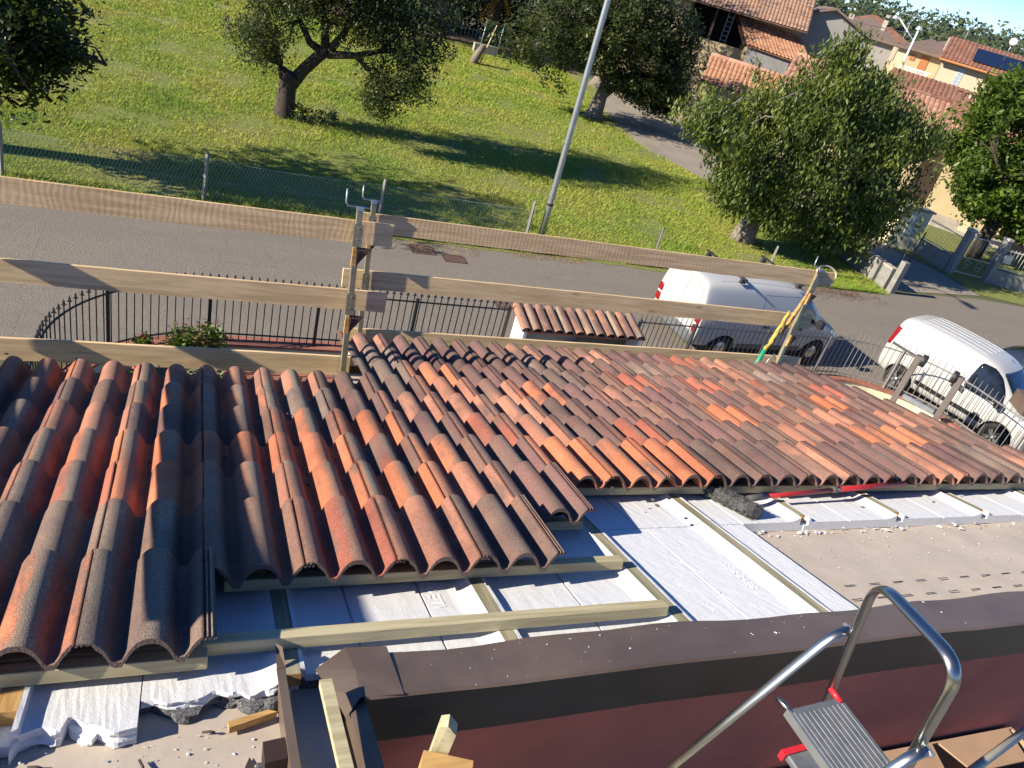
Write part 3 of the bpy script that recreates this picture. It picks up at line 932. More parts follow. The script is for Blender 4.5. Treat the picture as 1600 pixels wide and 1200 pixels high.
# crumbs of foam and grit lying about
def crumbs():
    r = random.Random(9); mb = MB()
    def chip(c, s):
        a = [Vector((r.uniform(-1, 1), r.uniform(-1, 1), r.uniform(-.4, .6))) * s for _ in range(6)]
        a = [c + UD * p.x + TD * p.y + ND * (abs(p.z)) for p in a]
        mb.add(a, [(0, 1, 2), (0, 2, 3), (0, 3, 4), (0, 4, 5), (1, 2, 4), (2, 3, 5), (1, 4, 5)])
    for _ in range(300):
        t = .8 + (r.random() ** 1.8) * 2.1
        chip(RP(r.uniform(15.6, 33), t, NF + .004), r.choice([.0018, .0025, .004, .006]) )
    for _ in range(60): chip(RP(r.uniform(15.8, 33), r.uniform(.72, .86), NF + .004), r.choice([.01, .014, .02]))
    for _ in range(150): chip(RP(r.uniform(-6, .5), 3.3 + r.random() ** 1.3 * 1.3, NF + .004), r.choice([.002, .0035, .006]))
    for _ in range(70): chip(RP(r.uniform(2, 18), r.uniform(2.95, 3.5), -.060), r.choice([.002, .003, .006]))
    for _ in range(110): chip(RP(r.uniform(1, 15), r.uniform(.8, 2.9), -.0935), r.choice([.002, .004, .006]))
    return tag(mb.build('foam_crumbs', 'eps'), 'white foam crumbs scattered on the felt and the flashing', 'crumbs', kind='stuff')
crumbs()
def grit():
    r = random.Random(19); mb = MB()
    for _ in range(130):
        k = r.randint(-9, 33); j = r.uniform(-5.5, 1.0 if k > 9 else 2.2)
        c = RP(k + r.uniform(-.13, .13), j, .012 + .025 * r.random()); s_ = r.choice([.003, .004, .006, .009])
        a = r.uniform(0, 3)
        mb.box(c + ND * .006, (s_ * 2, s_ * 1.2, s_ * .8), (UD * math.cos(a) + TD * math.sin(a), TD * math.cos(a) - UD * math.sin(a), ND))
    return tag(mb.build('tile_grit', 'tile_end'), 'mortar crumbs and chips lying in the tile valleys', 'grit', kind='stuff')
grit()
# ------------------------------------------------------------------ edge protection
def board(name, mat, a, b, h, th, label, group, up=None):
    """board from a to b (bottom edge centre points), h tall"""
    a, b = Vector(a), Vector(b)
    X = (b - a).normalized(); Yv = Vector((0, 0, 1)).cross(X)
    if Yv.length < .01: Yv = Vector((0, 1, 0))
    Yv.normalize(); Z = X.cross(Yv)
    if up is not None:
        Z = Vector(up).normalized(); Yv = Z.cross(X)
    mb = MB(); L = (b - a).length; n = max(2, int(L / .12)); r = random.Random(len(label))
    P = []
    for i in range(n + 1):
        x = -L / 2 + L * i / n
        e0, e1 = r.uniform(-.002, .002), r.uniform(-.0012, .0012)
        P.append([(x, -th / 2, -h / 2 + e0), (x, -th / 2, h / 2 - .003 + e1), (x, -th / 2 + .003, h / 2 + e1), (x, th / 2 - .003, h / 2 + e1), (x, th / 2, h / 2 - .003), (x, th / 2, -h / 2 + e0), (x, -th / 2, -h / 2 + e0)])
    mb.grid(P)
    for k in (0, n): mb.add(P[k][:6], [tuple(range(6))])
    o = mb.build(name, mat)
    o.matrix_world = Matrix.Translation((a + b) / 2 + Z * h / 2) @ Matrix((X, Yv, Z)).transposed().to_4x4()
    return tag(o, label, 'guard board', group)
GG = 'timber guard boards at the eave'
LEAN = math.radians(14)                            # the rail stands square to the roof, leaning outwards
UPV = (0, math.sin(LEAN), math.cos(LEAN))
board('guard_board', 'board_saw', (-2.3, 4.512, 5.100), (1.15, 4.512, 5.101), .141, .026, 'top board of the left guard rail, saw marked, crossing in front of the lawn', GG, UPV)
board('guard_board', 'board', (-2.3, 4.409, 4.688), (1.157, 4.409, 4.688), .131, .026, 'middle board of the left guard rail, with knots, crossing the grey road', GG, UPV)
board('guard_board', 'board', (-2.3, 4.302, 4.258), (.968, 4.302, 4.258), .131, .026, 'lowest board of the left guard rail, touching the tile ends', GG, UPV)
board('guard_board', 'board_saw', (1.136, 5.428, 4.814), (5.717, 5.428, 4.811), .143, .028, 'top board of the right guard rail, wavy saw marks, above the white van', GG, UPV)
board('guard_board', 'board', (1.037, 5.324, 4.400), (5.587, 5.324, 4.393), .141, .028, 'middle board of the right guard rail, passing across the white van', GG, UPV)
board('guard_board', 'board', (1.137, 5.219, 3.972), (5.60, 5.229, 4.012), .113, .028, 'lowest board of the right guard rail, just behind the tile ends', GG, UPV)
for hh, w in ((.865, 'top'), (.43, 'middle')):
    A_, B_ = RP(-12.1, -5.2, hh), RP(-12.1, 3.6, hh)
    board('guard_board', 'board', A_, B_, .158, .026, w + ' sloping guard board at the left verge, casting a strip of shadow over tiles', 'sloping guard boards at the verge')

def hook(mb, p, dx=-.075, up=.10, back=.06):
    mb.tube([p + Vector((back, 0, 0)), p + Vector((dx, 0, .002)), p + Vector((dx - .012, 0, .018)), p + Vector((dx - .012, 0, up))], .006, 6)
def guard_post(x, y, z0, z1, plates, label, dy=-.035, seed=1, hk=True):
    t = thing('guard_post', label, 'guard post', (x, y + dy, z0), 'steel posts holding the guard boards')
    mb = MB(); mb.span((x - .017, y + dy - .035, z0), (x + .017, y + dy, z1)); mb.build('post', 'zinc', t)
    mb = MB(); mb.span((x - .02, y + dy - .038, z1 - .004), (x + .02, y + dy + .003, z1 + .022))
    if hk: hook(mb, Vector((x, y + dy - .017, z1 + .018)))
    mb.build('top_hook', 'galv', t)
    for zc in plates:
        pl = MB(); yy = y + dy - .041
        pts = []
        for q in range(7):
            a = math.pi * q / 6
            pts.append((x + .028 * math.cos(a), yy, zc + .05 + .022 * math.sin(a)))
        pts = [(x + .028, yy, zc - .075)] + pts + [(x - .028, yy, zc - .075)]
        pl.prism(pts, (0, .005, 0))
        for zz in (zc + .04, zc - .03): pl.lathe([(.0001, -.003), (.004, -.003), (.004, .001)], (x, yy, zz), (0, 1, 0), 8)
        p = pl.build('clamp_plate', 'zinc', t)
        gs = MB(); gs.prism([(x - .012, yy + .004, zc - .078), (x + .095, yy + .004, zc - .078), (x + .004, yy + .004, zc - .20)], (0, .006, 0))
        gs.build('gusset', 'rust', t)
        wd = MB(); wd.box((x - .014, yy - .012, zc - .135), (.03, .022, .115), None, 0, (.7, .9)); wd.build('wedge', 'orange_wood', t)
    return t
gp = guard_post(.921, 4.295, 4.22, 5.344, (5.199, 4.767), 'yellowish steel post holding the left guard boards, hooked top')
gp.rotation_euler = (-LEAN, 0, 0)
gp = guard_post(1.203, 5.185, 3.80, 5.071, (4.916, 4.488), 'steel post holding the right guard boards just right of another post')
gp.rotation_euler = (-LEAN, 0, 0)
gp = guard_post(5.24, 5.185, 3.75, 5.02, (4.87, 4.44), 'steel post at the far right end of the guard rail with hooked top')
gp.rotation_euler = (-LEAN, math.radians(12), 0)
mb = MB()
mb.span((1.20 - .06, 5.02, 3.84), (1.20 - .045, 5.19, 3.98)); mb.span((1.20 + .045, 5.02, 3.84), (1.20 + .06, 5.19, 3.98)); mb.span((1.20 - .045, 5.02, 3.84), (1.20 + .045, 5.19, 3.855))
tag(mb.build('post_shoe', 'cream_tube'), 'pale metal shoe of a guard post beside the left end of the right tiles', 'bracket')
mb = MB(); mb.prism([(.62, 4.45, 4.02), (.70, 4.45, 4.02), (.63, 4.45, 4.14)], (0, .02, 0)); mb.build('gutter_bracket', 'galv', house)
# prop and bundle at the far right end
t = thing('green_pole', 'green plastic pole wrapped in yellow and brown cloth leaning on the guard rail', 'pole', (4.9, 5.05, 3.75))
mb = MB(); mb.tube([(4.86, 5.05, 3.72), (4.96, 5.08, 4.30)], .022, 10); mb.build('pole', 'green_plastic', t)
mb = MB(); r = random.Random(2)
pts = [(4.95 + .012 * i + r.uniform(-.02, .02), 5.07 + .006 * i + r.uniform(-.01, .01), 4.25 + .033 * i) for i in range(13)]
mb.tube(pts, [.015, .024, .016, .028, .018, .026, .020, .016, .027, .018, .014, .018, .006], 8); mb.build('wrapped_cloth', 'yellow_cloth', t)
mb = MB(); mb.tube([(5.10, 5.13, 4.42), (5.20, 5.18, 4.62), (5.32, 5.26, 4.84)], [.016, .022, .010], 7)
tag(mb.build('wood_prop', 'orange_wood'), 'splintered wood prop tied beside the far guard post', 'wood prop')
mb = MB(); pts = [(5.58 + .12 * math.cos(a) , 5.42 + .05 * math.sin(a), 4.95 + .055 * math.sin(a * 1.0)) for a in [i * .35 - .6 for i in range(12)]]
mb.tube(pts, .009, 6); tag(mb.build('rope_loop', 'rope'), 'pale rope looped round the right end of the top guard board', 'rope')
mb = MB(); mb.tube([(5.12, 5.16, 4.00), (5.14, 5.17, 4.10), (5.20, 5.19, 4.16), (5.24, 5.17, 4.08), (5.22, 5.15, 4.01)], .007, 6)
tag(mb.build('wire_tie', 'galv'), 'wire tie round the right end of the lowest right guard board', 'wire')

# ------------------------------------------------------------------ boundary wall, fence, hut
def arc(cx, cy, r, a0, a1, n):
    return [(cx + r * math.cos(math.radians(a0 + (a1 - a0) * i / n)), cy + r * math.sin(math.radians(a0 + (a1 - a0) * i / n))) for i in range(n + 1)]
def resample(path, step):
    out = [path[0]]; acc = 0
    for (x0, y0), (x1, y1) in zip(path[:-1], path[1:]):
        L = math.hypot(x1 - x0, y1 - y0); d = step - acc
        while d <= L:
            out.append((x0 + (x1 - x0) * d / L, y0 + (y1 - y0) * d / L)); d += step
        acc = (acc + L) % step if L else acc
    return out
def iron_fence(label, path, z0, z1, ztip, post_at, mat, step=.118, tips=True, zpost=None):
    t = thing('iron_fence', label, 'iron fence', (path[0][0], path[0][1], 0))
    for z in (z0, z1):
        mb = MB(); mb.tube([(x, y, z) for x, y in path], .016, 6, smooth=False); mb.build('rail', mat, t)
    mb = MB(); pw = .0075 if mat == 'iron' else .0055
    mb.span((-pw, -pw, z0 - .10), (pw, pw, ztip - .09 if tips else ztip))
    if tips and mat != 'iron': mb.span((-pw * .8, -pw * .8, ztip - .0899), (pw * .8, pw * .8, ztip))
    elif tips:
        mb.lathe([(.007, ztip - .095), (.022, ztip - .085), (.024, ztip - .07), (.010, ztip - .065), (.018, ztip - .045), (.012, ztip - .02), (.0005, ztip)], n=6, smooth=False)
        mb.span((-.03, -.005, ztip - .088), (.03, .005, ztip - .078))
    me = mb.mesh('picket', mat)
    pts = resample(path, step)
    for i, (x, y) in enumerate(pts[:100]):
        o = bpy.data.objects.new('picket', me); COL.objects.link(o); o.parent = t
        o.location = (x - path[0][0], y - path[0][1], 0)
    for x, y in post_at:
        mb = MB(); mb.span((x - .024, y - .024, .15), (x + .024, y + .024, (zpost or z1) + .06)); mb.build('post', mat, t)
    return t
LP_ = [(-1.72, 8.4), (-1.70, 9.3)] + arc(.25, 9.35, 1.95, 178, 100, 14) + [(.4, 11.33), (5.2, 11.33)]
iron_fence('black spear topped iron fence curving at its left end, behind the left guard boards', LP_, .46, 1.30, 1.50, [(-1.08, 10.76), (.27, 11.33), (1.90, 11.33), (3.50, 11.33), (5.18, 11.33)], 'iron')
RP1 = [(7.86, 11.33), (12.6, 11.33)]
iron_fence('straight grey iron fence in front of the white van with the roof rack', RP1, .46, 1.28, 1.47, [(7.88, 11.33), (9.15, 11.33), (10.95, 11.33)], 'grey_iron', .115)
RP2 = [(12.6, 11.33)] + arc(13.15, 9.2, 2.13, 92, 12, 14) + [(15.30, 8.9), (15.36, 7.0), (15.4, 3.2)]
iron_fence('curved grey iron fence with tall pickets in front of the van with alloy wheels', RP2, .46, 1.28, 1.47, [(12.62, 11.33), (14.38, 10.92), (15.33, 8.3), (15.37, 6.2)], 'light_iron', .13)

def low_wall(name, label, path, z1, th, mat, capmat, zcap=.045, over=.03):
    t = thing(name, label, 'low wall', (path[0][0], path[0][1], 0))
    def strip(th_, za, zb):
        mb = MB(); L = []; Rr = []
        for i, (x, y) in enumerate(path):
            x0, y0 = path[max(0, i - 1)]; x1, y1 = path[min(len(path) - 1, i + 1)]
            d = Vector((x1 - x0, y1 - y0)).normalized(); nn = Vector((-d.y, d.x))
            L.append((x + nn.x * th_ / 2, y + nn.y * th_ / 2)); Rr.append((x - nn.x * th_ / 2, y - nn.y * th_ / 2))
        P = [[(l[0], l[1], za), (l[0], l[1], zb), (r_[0], r_[1], zb), (r_[0], r_[1], za), (l[0], l[1], za)] for l, r_ in zip(L, Rr)]
        mb.grid(P); mb.add(P[0][:4], [(0, 1, 2, 3)]); mb.add(P[-1][:4], [(0, 1, 2, 3)])
        return mb
    strip(th, -.3, z1).build('wall', mat, t)
    strip(th + over * 2, z1 + .002, z1 + zcap).build('coping', capmat, t)
    return t
low_wall('garden_wall', 'low rendered garden wall with red brick coping under the left fence', LP_, .30, .22, 'plaster', 'brick')
low_wall('garden_wall', 'low rendered wall with brick coping under the fence before the rack van', RP1, .30, .22, 'plaster', 'brick')
low_wall('garden_wall', 'curved cream wall with orange brick coping beyond the right verge of the roof', [(x - .03, y - .05) for x, y in RP2], .32, .16, 'plaster', 'brick', over=.02)
# raised bed behind the left fence
mb = MB()
for k in range(5): mb.span((.5, 9.75 + k * .24, .0), (2.25, 9.95 + k * .24, .30 - k * .01))
tag(mb.build('planter_kerb', 'brick'), 'rows of red brick edging inside the left fence, right of the shrubs', 'brick edging')

def leaf_cloud(mb_v, centers, n_each, spread, size, r, droop=.0, asp=.45, flat=None):
    for c in centers:
        for _ in range(n_each):
            p = Vector((r.gauss(0, 1), r.gauss(0, 1), r.gauss(0, .8))) * spread + c
            d = Vector((r.uniform(-1, 1), r.uniform(-1, 1), r.uniform(-.5, .8) - droop)).normalized()
            s_ = Vector((r.uniform(-1, 1), r.uniform(-1, 1), r.uniform(-.6, .6)))
            s_ = (s_ - d * s_.dot(d)).normalized()
            L = size * r.uniform(.6, 1.25)
            nn = d.cross(s_) * (L * .10)
            mb_v.append((p - d * L * .5, p + s_ * L * asp * .5 + nn, p + d * L * .5, p - s_ * L * asp * .5 + nn))
def leaf_mesh(name, quads, mat, parent=None):
    n = len(quads)
    V = np.array([[tuple(p) for p in q] for q in quads], np.float32)
    off = np.zeros(3, np.float32) if parent is None else np.array(parent.location, np.float32)
    V -= off
    me = bpy.data.meshes.new(name)
    me.vertices.add(n * 4); me.vertices.foreach_set('co', V.reshape(-1))
    idx = (np.arange(n)[:, None] * 4 + np.array([0, 1, 2, 0, 2, 3])[None]).reshape(-1).astype(np.int32)
    me.loops.add(n * 6); me.loops.foreach_set('vertex_index', idx)
    me.polygons.add(n * 2); me.polygons.foreach_set('loop_start', np.arange(0, n * 6, 3, dtype=np.int32))
    me.update(calc_edges=True)
    me.materials.append(MAT[mat])
    o = bpy.data.objects.new(name, me); COL.objects.link(o)
    if parent is not None: o.parent = parent
    return o
def shrub(x, y, z, h, w, label, seed, flowers=False):
    r = random.Random(seed)
    t = thing('shrub', label, 'shrub', (x, y, z))
    q = []; cs = [Vector((x + r.gauss(0, w * .35), y + r.gauss(0, w * .3), z + h * r.uniform(.15, .92))) for _ in range(60)]
    leaf_cloud(q, cs, 14, .055, .085, r)
    leaf_mesh('foliage', q, 'leaf_photinia', t)
    q = []; leaf_cloud(q, [Vector((x + r.gauss(0, w * .3), y + r.gauss(0, w * .25), z + h * r.uniform(.85, 1.08))) for _ in range(7)], 4, .02, .05, r)
    o = leaf_mesh('new_shoots', q, 'leaf_red', t); o['kind'] = 'stuff'
    mb = MB()
    for _ in range(6): mb.tube([(x + r.uniform(-.05, .05), y, z), (x + r.gauss(0, w * .3), y + r.gauss(0, w * .2), z + h * .8)], [.012, .004], 5)
    mb.build('stems', 'bark', t)
shrub(-.08, 10.7, .1, .78, .30, 'leafy green shrub with reddish tips inside the left fence, the left one', 3)
shrub(.30, 10.75, .1, .84, .20, 'taller narrow shrub with red shoots just right of the other green shrub', 4)
shrub(-.62, 10.7, .1, .60, .08, 'small red leaved sprig inside the curve of the left fence', 5)
def flowerbed():
    r = random.Random(8)
    q = []; leaf_cloud(q, [Vector((r.uniform(-1.3, 1.0), 4.9 + r.uniform(0, 1.2), r.uniform(2.6, 3.1))) for _ in range(200)], 10, .05, .07, r)
    t = thing('flowering_plants', 'flowering plants glimpsed between the left tile ends and the lowest board', 'flowers', (-.1, 5.4, 2.4))
    leaf_mesh('foliage', q, 'leaf_photinia', t)
    q = []; leaf_cloud(q, [Vector((r.uniform(-1.3, 1.0), 4.9 + r.uniform(0, 1.2), r.uniform(2.9, 3.25))) for _ in range(60)], 6, .02, .035, r, asp=.9)
    leaf_mesh('blossom', q, 'flower', t)
    mb = MB(); mb.span((-1.35, 4.8, 2.3), (1.0, 6.1, 2.55)); tag(mb.build('balcony_planter', 'stone'), 'pale stone planter below the left tile ends', 'planter')
    mb = MB(); mb.span((-1.3, 4.85, .0), (.95, 6.05, 2.298)); mb.build('balcony', 'stone', house)
flowerbed()

# meter hut with a little tiled roof
t = thing('meter_hut', 'small rendered meter hut with one row of curved roof tiles between the fences', 'hut', (6.5, 11.0, 0))
mb = MB(); mb.span((5.30, 10.78, 0), (5.36, 11.28, 1.22)); mb.span((7.60, 10.78, 0), (7.66, 11.28, 1.22)); mb.span((5.36, 11.22, 0), (7.60, 11.28, 1.22))
mb.build('wall', 'white_plaster', t)
mb = MB(); mb.span((5.36, 11.16, .05), (6.55, 11.215, .98)); mb.build('grey_back_panel', 'grey_plaster', t)
mb = MB(); mb.span((6.55, 11.15, .05), (7.60, 11.212, .98)); mb.build('olive_back_panel', plain('olive_panel', (.14, .13, .085), .9), t)
mb = MB(); mb.span((5.361, 11.08, 1.0), (7.599, 11.2, 1.18)); mb.build('lintel', 'redwall', t)
mb = MB(); mb.span((6.42, 10.3, 0), (6.54, 11.15, .80)); mb.build('divider', 'white_plaster', t)
mb = MB()
for i in range(5): mb.span((6.38, 10.28 + i * .172, .805), (6.62, 10.445 + i * .172, .835))
mb.build('divider_coping', 'brick', t)
mb = MB(); mb.tube([(5.85, 11.1, .45), (5.85, 11.02, .60), (5.86, 10.98, .62), (5.87, 10.97, .52)], .014, 6); mb.build('tap', 'white_enamel', t)
mb = MB(); mb.tube([(6.7, 11.1, .35), (7.55, 11.1, .33)], .014, 6); mb.lathe([(.04, -.03), (.05, 0), (.04, .03)], (7.0, 11.05, .36), (0, 1, 0), 10); mb.build('water_pipe', 'galv', t)
mb = MB(); P = []
for j in range(2):
    pass
def roll_cap(mb, x, y0, z0, y1, z1, w0, w1, th=.014, n=8):
    P = []; Q = []
    for y, z, w in ((y0, z0, w0), (y1, z1, w1)):
        P.append([(x + w * math.cos(a), y, z + w * .8 * math.sin(a)) for a in [math.pi * i / n for i in range(n + 1)]])
        Q.append([(x + (w - th) * math.cos(a), y, z + (w - th) * .8 * math.sin(a)) for a in [math.pi * i / n for i in range(n + 1)]])
    mb.grid(P, smooth=True); mb.grid(Q, smooth=True, flip=True)
    for k in (0, 1): mb.grid([P[k], Q[k]])
for i in range(12):
    tl = MB(); x = 5.33 + i * .208
    roll_cap(tl, x, 11.42, 1.36, 10.74, 1.21, .085, .098)
    o = tl.build('cap_tile', 'tile', t); v = random.Random(i).uniform(.8, 1.2); o.color = (.30 * v, .15 * v, .10 * v, 1)
mb = MB(); mb.add([(5.25, 10.76, 1.205), (7.72, 10.76, 1.205), (7.72, 11.4, 1.345), (5.25, 11.4, 1.345), (5.25, 10.76, 1.19), (7.72, 10.76, 1.19), (7.72, 11.4, 1.33), (5.25, 11.4, 1.33)], [(0, 1, 2, 3), (7, 6, 5, 4), (0, 4, 5, 1), (1, 5, 6, 2), (2, 6, 7, 3), (3, 7, 4, 0)])
o = mb.build('roof_bed', 'brick', t)

def frame0(az):
    a = math.radians(az)
    return Vector((math.cos(a), math.sin(a), 0)), Vector((-math.sin(a), math.cos(a), 0)), Vector((0, 0, 1))
# sliding gate posts with rollers
def gate_post(x, y, side, label):
    t = thing('gate_post', label, 'gate post', (x, y, 0), 'steel gate posts with rollers at the top')
    d = Vector((.5, -.87, 0)); e = Vector((.87, .5, 0))
    mb = MB(); mb.box((x, y, .95), (.15, .11, 1.9), (e, d, Vector((0, 0, 1))), 0, None, .004); mb.build('post', 'rust' if False else MAT['post_brown'], t)
    c = Vector((x, y, 1.84)) + d * side * .11
    mb = MB(); mb.lathe([(.02, -.05), (.115, -.05), (.125, -.04), (.125, .04), (.115, .05), (.02, .05)], c, d, 20); mb.build('roller', 'black_plastic', t)
    mb = MB(); mb.lathe([(.10, -.056), (.128, -.052), (.128, -.02), (.10, -.02)], c, d, 20); mb.build('roller_guard', 'grey_iron', t)
    mb = MB(); mb.lathe([(.0005, .062), (.018, .06), (.02, .05)], c, d, 8); mb.build('bolt', 'galv', t)
    mb = MB(); mb.box(Vector((x, y, 1.05)) + d * side * .07, (.06, .05, .10), (e, d, Vector((0, 0, 1)))); mb.build('guide_block', 'black_plastic', t)
MAT['post_brown'] = plain('brown_grey_steel', (.15, .125, .11), .5, .1, var=.12, scale=5)
gate_post(13.2, 9.68, 1, 'brown steel gate post with a roller, left of its twin beyond the roof verge')
gate_post(13.58, 8.93, -1, 'brown steel gate post with a roller, right of its twin beyond the roof verge')
mb = MB(); mb.bar((13.25, 9.58, 1.02), (13.56, 8.98, 1.02), .07, .10, bev=.004)
tag(mb.build('gate_beam', 'galv'), 'pale steel beam between the two brown gate posts', 'gate beam')
# brown metal box on a slim post at the right edge
t = thing('metal_box', 'brown metal box on a slim post in front of the right van windscreen', 'metal box', (14.7, 8.1, 0))
mb = MB(); mb.box((14.72, 8.06, 1.86), (.75, .55, .30), frame0(-28), 0, None, .006); mb.build('box', 'flash', t)
mb = MB(); mb.box((14.80, 8.05, 1.68), (.62, .42, .05), frame0(-28)); mb.build('white_plate', 'white_enamel', t)
mb = MB(); mb.box((14.95, 7.95, .82), (.07, .07, 1.66), frame0(-28)); mb.build('post', 'grey_iron', t)

# ------------------------------------------------------------------ across the road: wire fence and lamp post
t = thing('wire_fence', 'sagging green wire mesh fence with concrete posts along the lawn edge', 'wire fence', (0, 18.1, 0))
r = random.Random(6)
for x, h in ((-3.75, 1.15), (.155, 1.14), (4.17, 1.10), (8.15, 1.10), (12.2, .9), (16.3, .82)):
    mb = MB(); lean = r.uniform(-.03, .05)
    mb.tube([(x, 18.1, 0), (x + lean, 18.1, h * .93), (x + lean + .004, 18.1, h)], [.05, .045, .03], 4, smooth=False); mb.build('concrete_post', 'concrete', t)
mb = MB()
def sag(x): return .98 - .07 * math.sin(math.pi * ((x + 3.75) % 4.0) / 4.0) - max(0, x - 3) * .018
x = -8.0
while x < 8.0:
    for s_ in (1, -1):
        H_ = sag(x); d = .42 * H_
        mb.tube([(x, 18.1 + .004 * s_, .03), (x + s_ * d, 18.1 + .004 * s_, sag(x + s_ * d))], .0042 if s_ > 0 else .0018, 3, cap=False)
    x += .075
for z in (0.02, .5): mb.tube([(-8, 18.1, z), (8.1, 18.1, z * .9)], .003, 4)
mb.tube([(-8 + .4 * i, 18.1, sag(-8 + .4 * i)) for i in range(41)], .004, 4)
mb.build('wire_mesh', 'meshgreen', t)
t = thing('lamp_post', 'tall pale galvanised street lamp pole between the road and the lawn', 'lamp post', (8.58, 18.1, 0))
mb = MB(); mb.tube([(8.58, 18.1, -.05), (8.575, 18.1, 1.15), (8.56, 18.1, 6), (8.55, 18.1, 8.2)], [.085, .08, .07, .062], 14); mb.build('pole', MAT['galv'], t)
mb = MB(); mb.lathe([(.086, 0), (.09, .01), (.09, .05), (.086, .06)], (8.576, 18.1, 1.05), n=14); mb.build('band', 'black_plastic', t)
mb = MB(); mb.tube([(8.55, 18.1, 8.1), (8.55, 17.7, 8.35), (8.55, 17.2, 8.4)], .03, 8); mb.box((8.55, 16.95, 8.4), (.22, .6, .12), None, 0, (.7, .8)); mb.build('lamp_arm', 'galv', t)
# ------------------------------------------------------------------ vehicles
def bake(o):
    dg = bpy.context.evaluated_depsgraph_get()
    me = bpy.data.meshes.new_from_object(o.evaluated_get(dg))
    o.modifiers.clear(); o.data = me
    return o
def car_body(stations, wheels, wr, hw, matname, arch=1.12):
    """lofted body: stations (x, zb, zbelt, zr, wb, wbelt, wr_); front is +x"""
    mb = MB(); P = []
    for x, zb, zm, zr, wb, wm, wt in stations:
        half = [(.0, zb), (wb * .8, zb), (wb, zb + .07), (wm * 1.005, zb + (zm - zb) * .55), (wm, zm), (wt + (wm - wt) * .35, zm + (zr - zm) * .55), (wt, zr - (zr - zm) * .16 - .01), (wt * .86, zr - .02 * min(1, (zr - zm) * 3)), (wt * .45, zr), (0, zr + .004)]
        P.append([(x, y, z) for y, z in half] + [(x, -y, z) for y, z in half[-2:0:-1]])
    n = len(P[0]); vs_ = [p for r_ in P for p in r_]; fs = []
    for i in range(len(P) - 1):
        for k in range(n):
            k2 = (k + 1) % n
            fs.append((i * n + k, (i + 1) * n + k, (i + 1) * n + k2, i * n + k2))
    mb.add(vs_, fs, 0, True)
    # end caps as quad strips so that they subdivide well
    for base, fl in ((0, False), ((len(P) - 1) * n, True)):
        h = n // 2
        for k in range(h):
            a, b = base + k, base + k + 1
            c, d = base + (n - k - 1) % n, base + (n - k) % n
            q = [a, b, c, d] if k else [a, b, c]
            if k == h - 1: q = [a, b, d]
            q = list(dict.fromkeys(q))
            mb.f.append(tuple(q)); mb.m.append(0); mb.sm.append(True)
    body = mb.build('body', [matname, 'black_plastic'])
    md = body.modifiers.new('s', 'SUBSURF'); md.levels = 2; md.render_levels = 2
    bake(body)
    cut = MB()
    for x in wheels:
        for s_ in (1, -1): cut.lathe([(.0001, hw - .30), (wr * arch, hw - .30), (wr * arch, hw + .3), (.0001, hw + .3)], (x, 0, wr), (0, s_, 0), 28, 1, False)
    co = cut.build('cutter', ['black_plastic', 'black_plastic'])
    md = body.modifiers.new('b', 'BOOLEAN'); md.object = co; md.operation = 'DIFFERENCE'; md.solver = 'EXACT'
    bake(body)
    bpy.data.objects.remove(co)
    return body
def bvh_of(o):
    me = o.data
    return BVHTree.FromPolygons([v.co.copy() for v in me.vertices], [tuple(p.vertices) for p in me.polygons])
def smooth_poly(pts, rad, n=4):
    out = []; m_ = len(pts)
    for i in range(m_):
        p, a, b = Vector(pts[i]), Vector(pts[i - 1]), Vector(pts[(i + 1) % m_])
        da, db = (a - p), (b - p)
        ra, rb = min(rad, da.length * .45), min(rad, db.length * .45)
        q0, q1 = p + da.normalized() * ra, p + db.normalized() * rb
        for k in range(n + 1):
            t = k / n
            out.append(q0 * (1 - t) ** 2 + p * 2 * t * (1 - t) + q1 * t * t)
    res = []
    for i in range(len(out)):
        a, b = out[i], out[(i + 1) % len(out)]
        k = max(1, int((b - a).length / .08))
        for j in range(k): res.append(a + (b - a) * j / k)
    return res
def patch(name, bvh, poly, kind, mat, parent, off=.006, rad=.04, rings=6, side=1, skirt=.03, fixed=None):
    """panel laid on the body: kind 'side' projects (x,z) along y, 'end' (y,z) along x, 'top' (x,y) down"""
    out = smooth_poly(poly, rad) if rad else [Vector(p) for p in poly]
    c = sum(out, Vector((0, 0))) / len(out)
    def hit(p):
        if kind == 'side': o_, d = Vector((p.x, 3 * side, p.y)), Vector((0, -side, 0))
        elif kind == 'end': o_, d = Vector((4 * side, p.x, p.y)), Vector((-side, 0, 0))
        else: o_, d = Vector((p.x, p.y, 4)), Vector((0, 0, -1))
        h_ = bvh.ray_cast(o_, d)
        if h_[0] is None:
            h_ = bvh.find_nearest(o_ + d * 2.5)
        q = h_[0]
        nrm = h_[1] if h_[1].dot(d) < 0 else -h_[1]
        return q + nrm * off, q - nrm * skirt
    R_ = []
    for k in range(rings, 0, -1): R_.append([hit(c + (p - c) * (k / rings))[0] for p in out])
    mb = MB(); n = len(out)
    sk = [hit(p)[1] for p in out]
    vs_ = sk + [p for r_ in R_ for p in r_] + [hit(c)[0]]
    fs = []
    for i in range(rings):
        for k in range(n):
            k2 = (k + 1) % n
            fs.append((i * n + k, i * n + k2, (i + 1) * n + k2, (i + 1) * n + k))
    last = rings * n
    for k in range(n): fs.append((last + k, last + (k + 1) % n, len(vs_) - 1))
    mb.add(vs_, fs, 0, True)
    return mb.build(name, mat, parent)
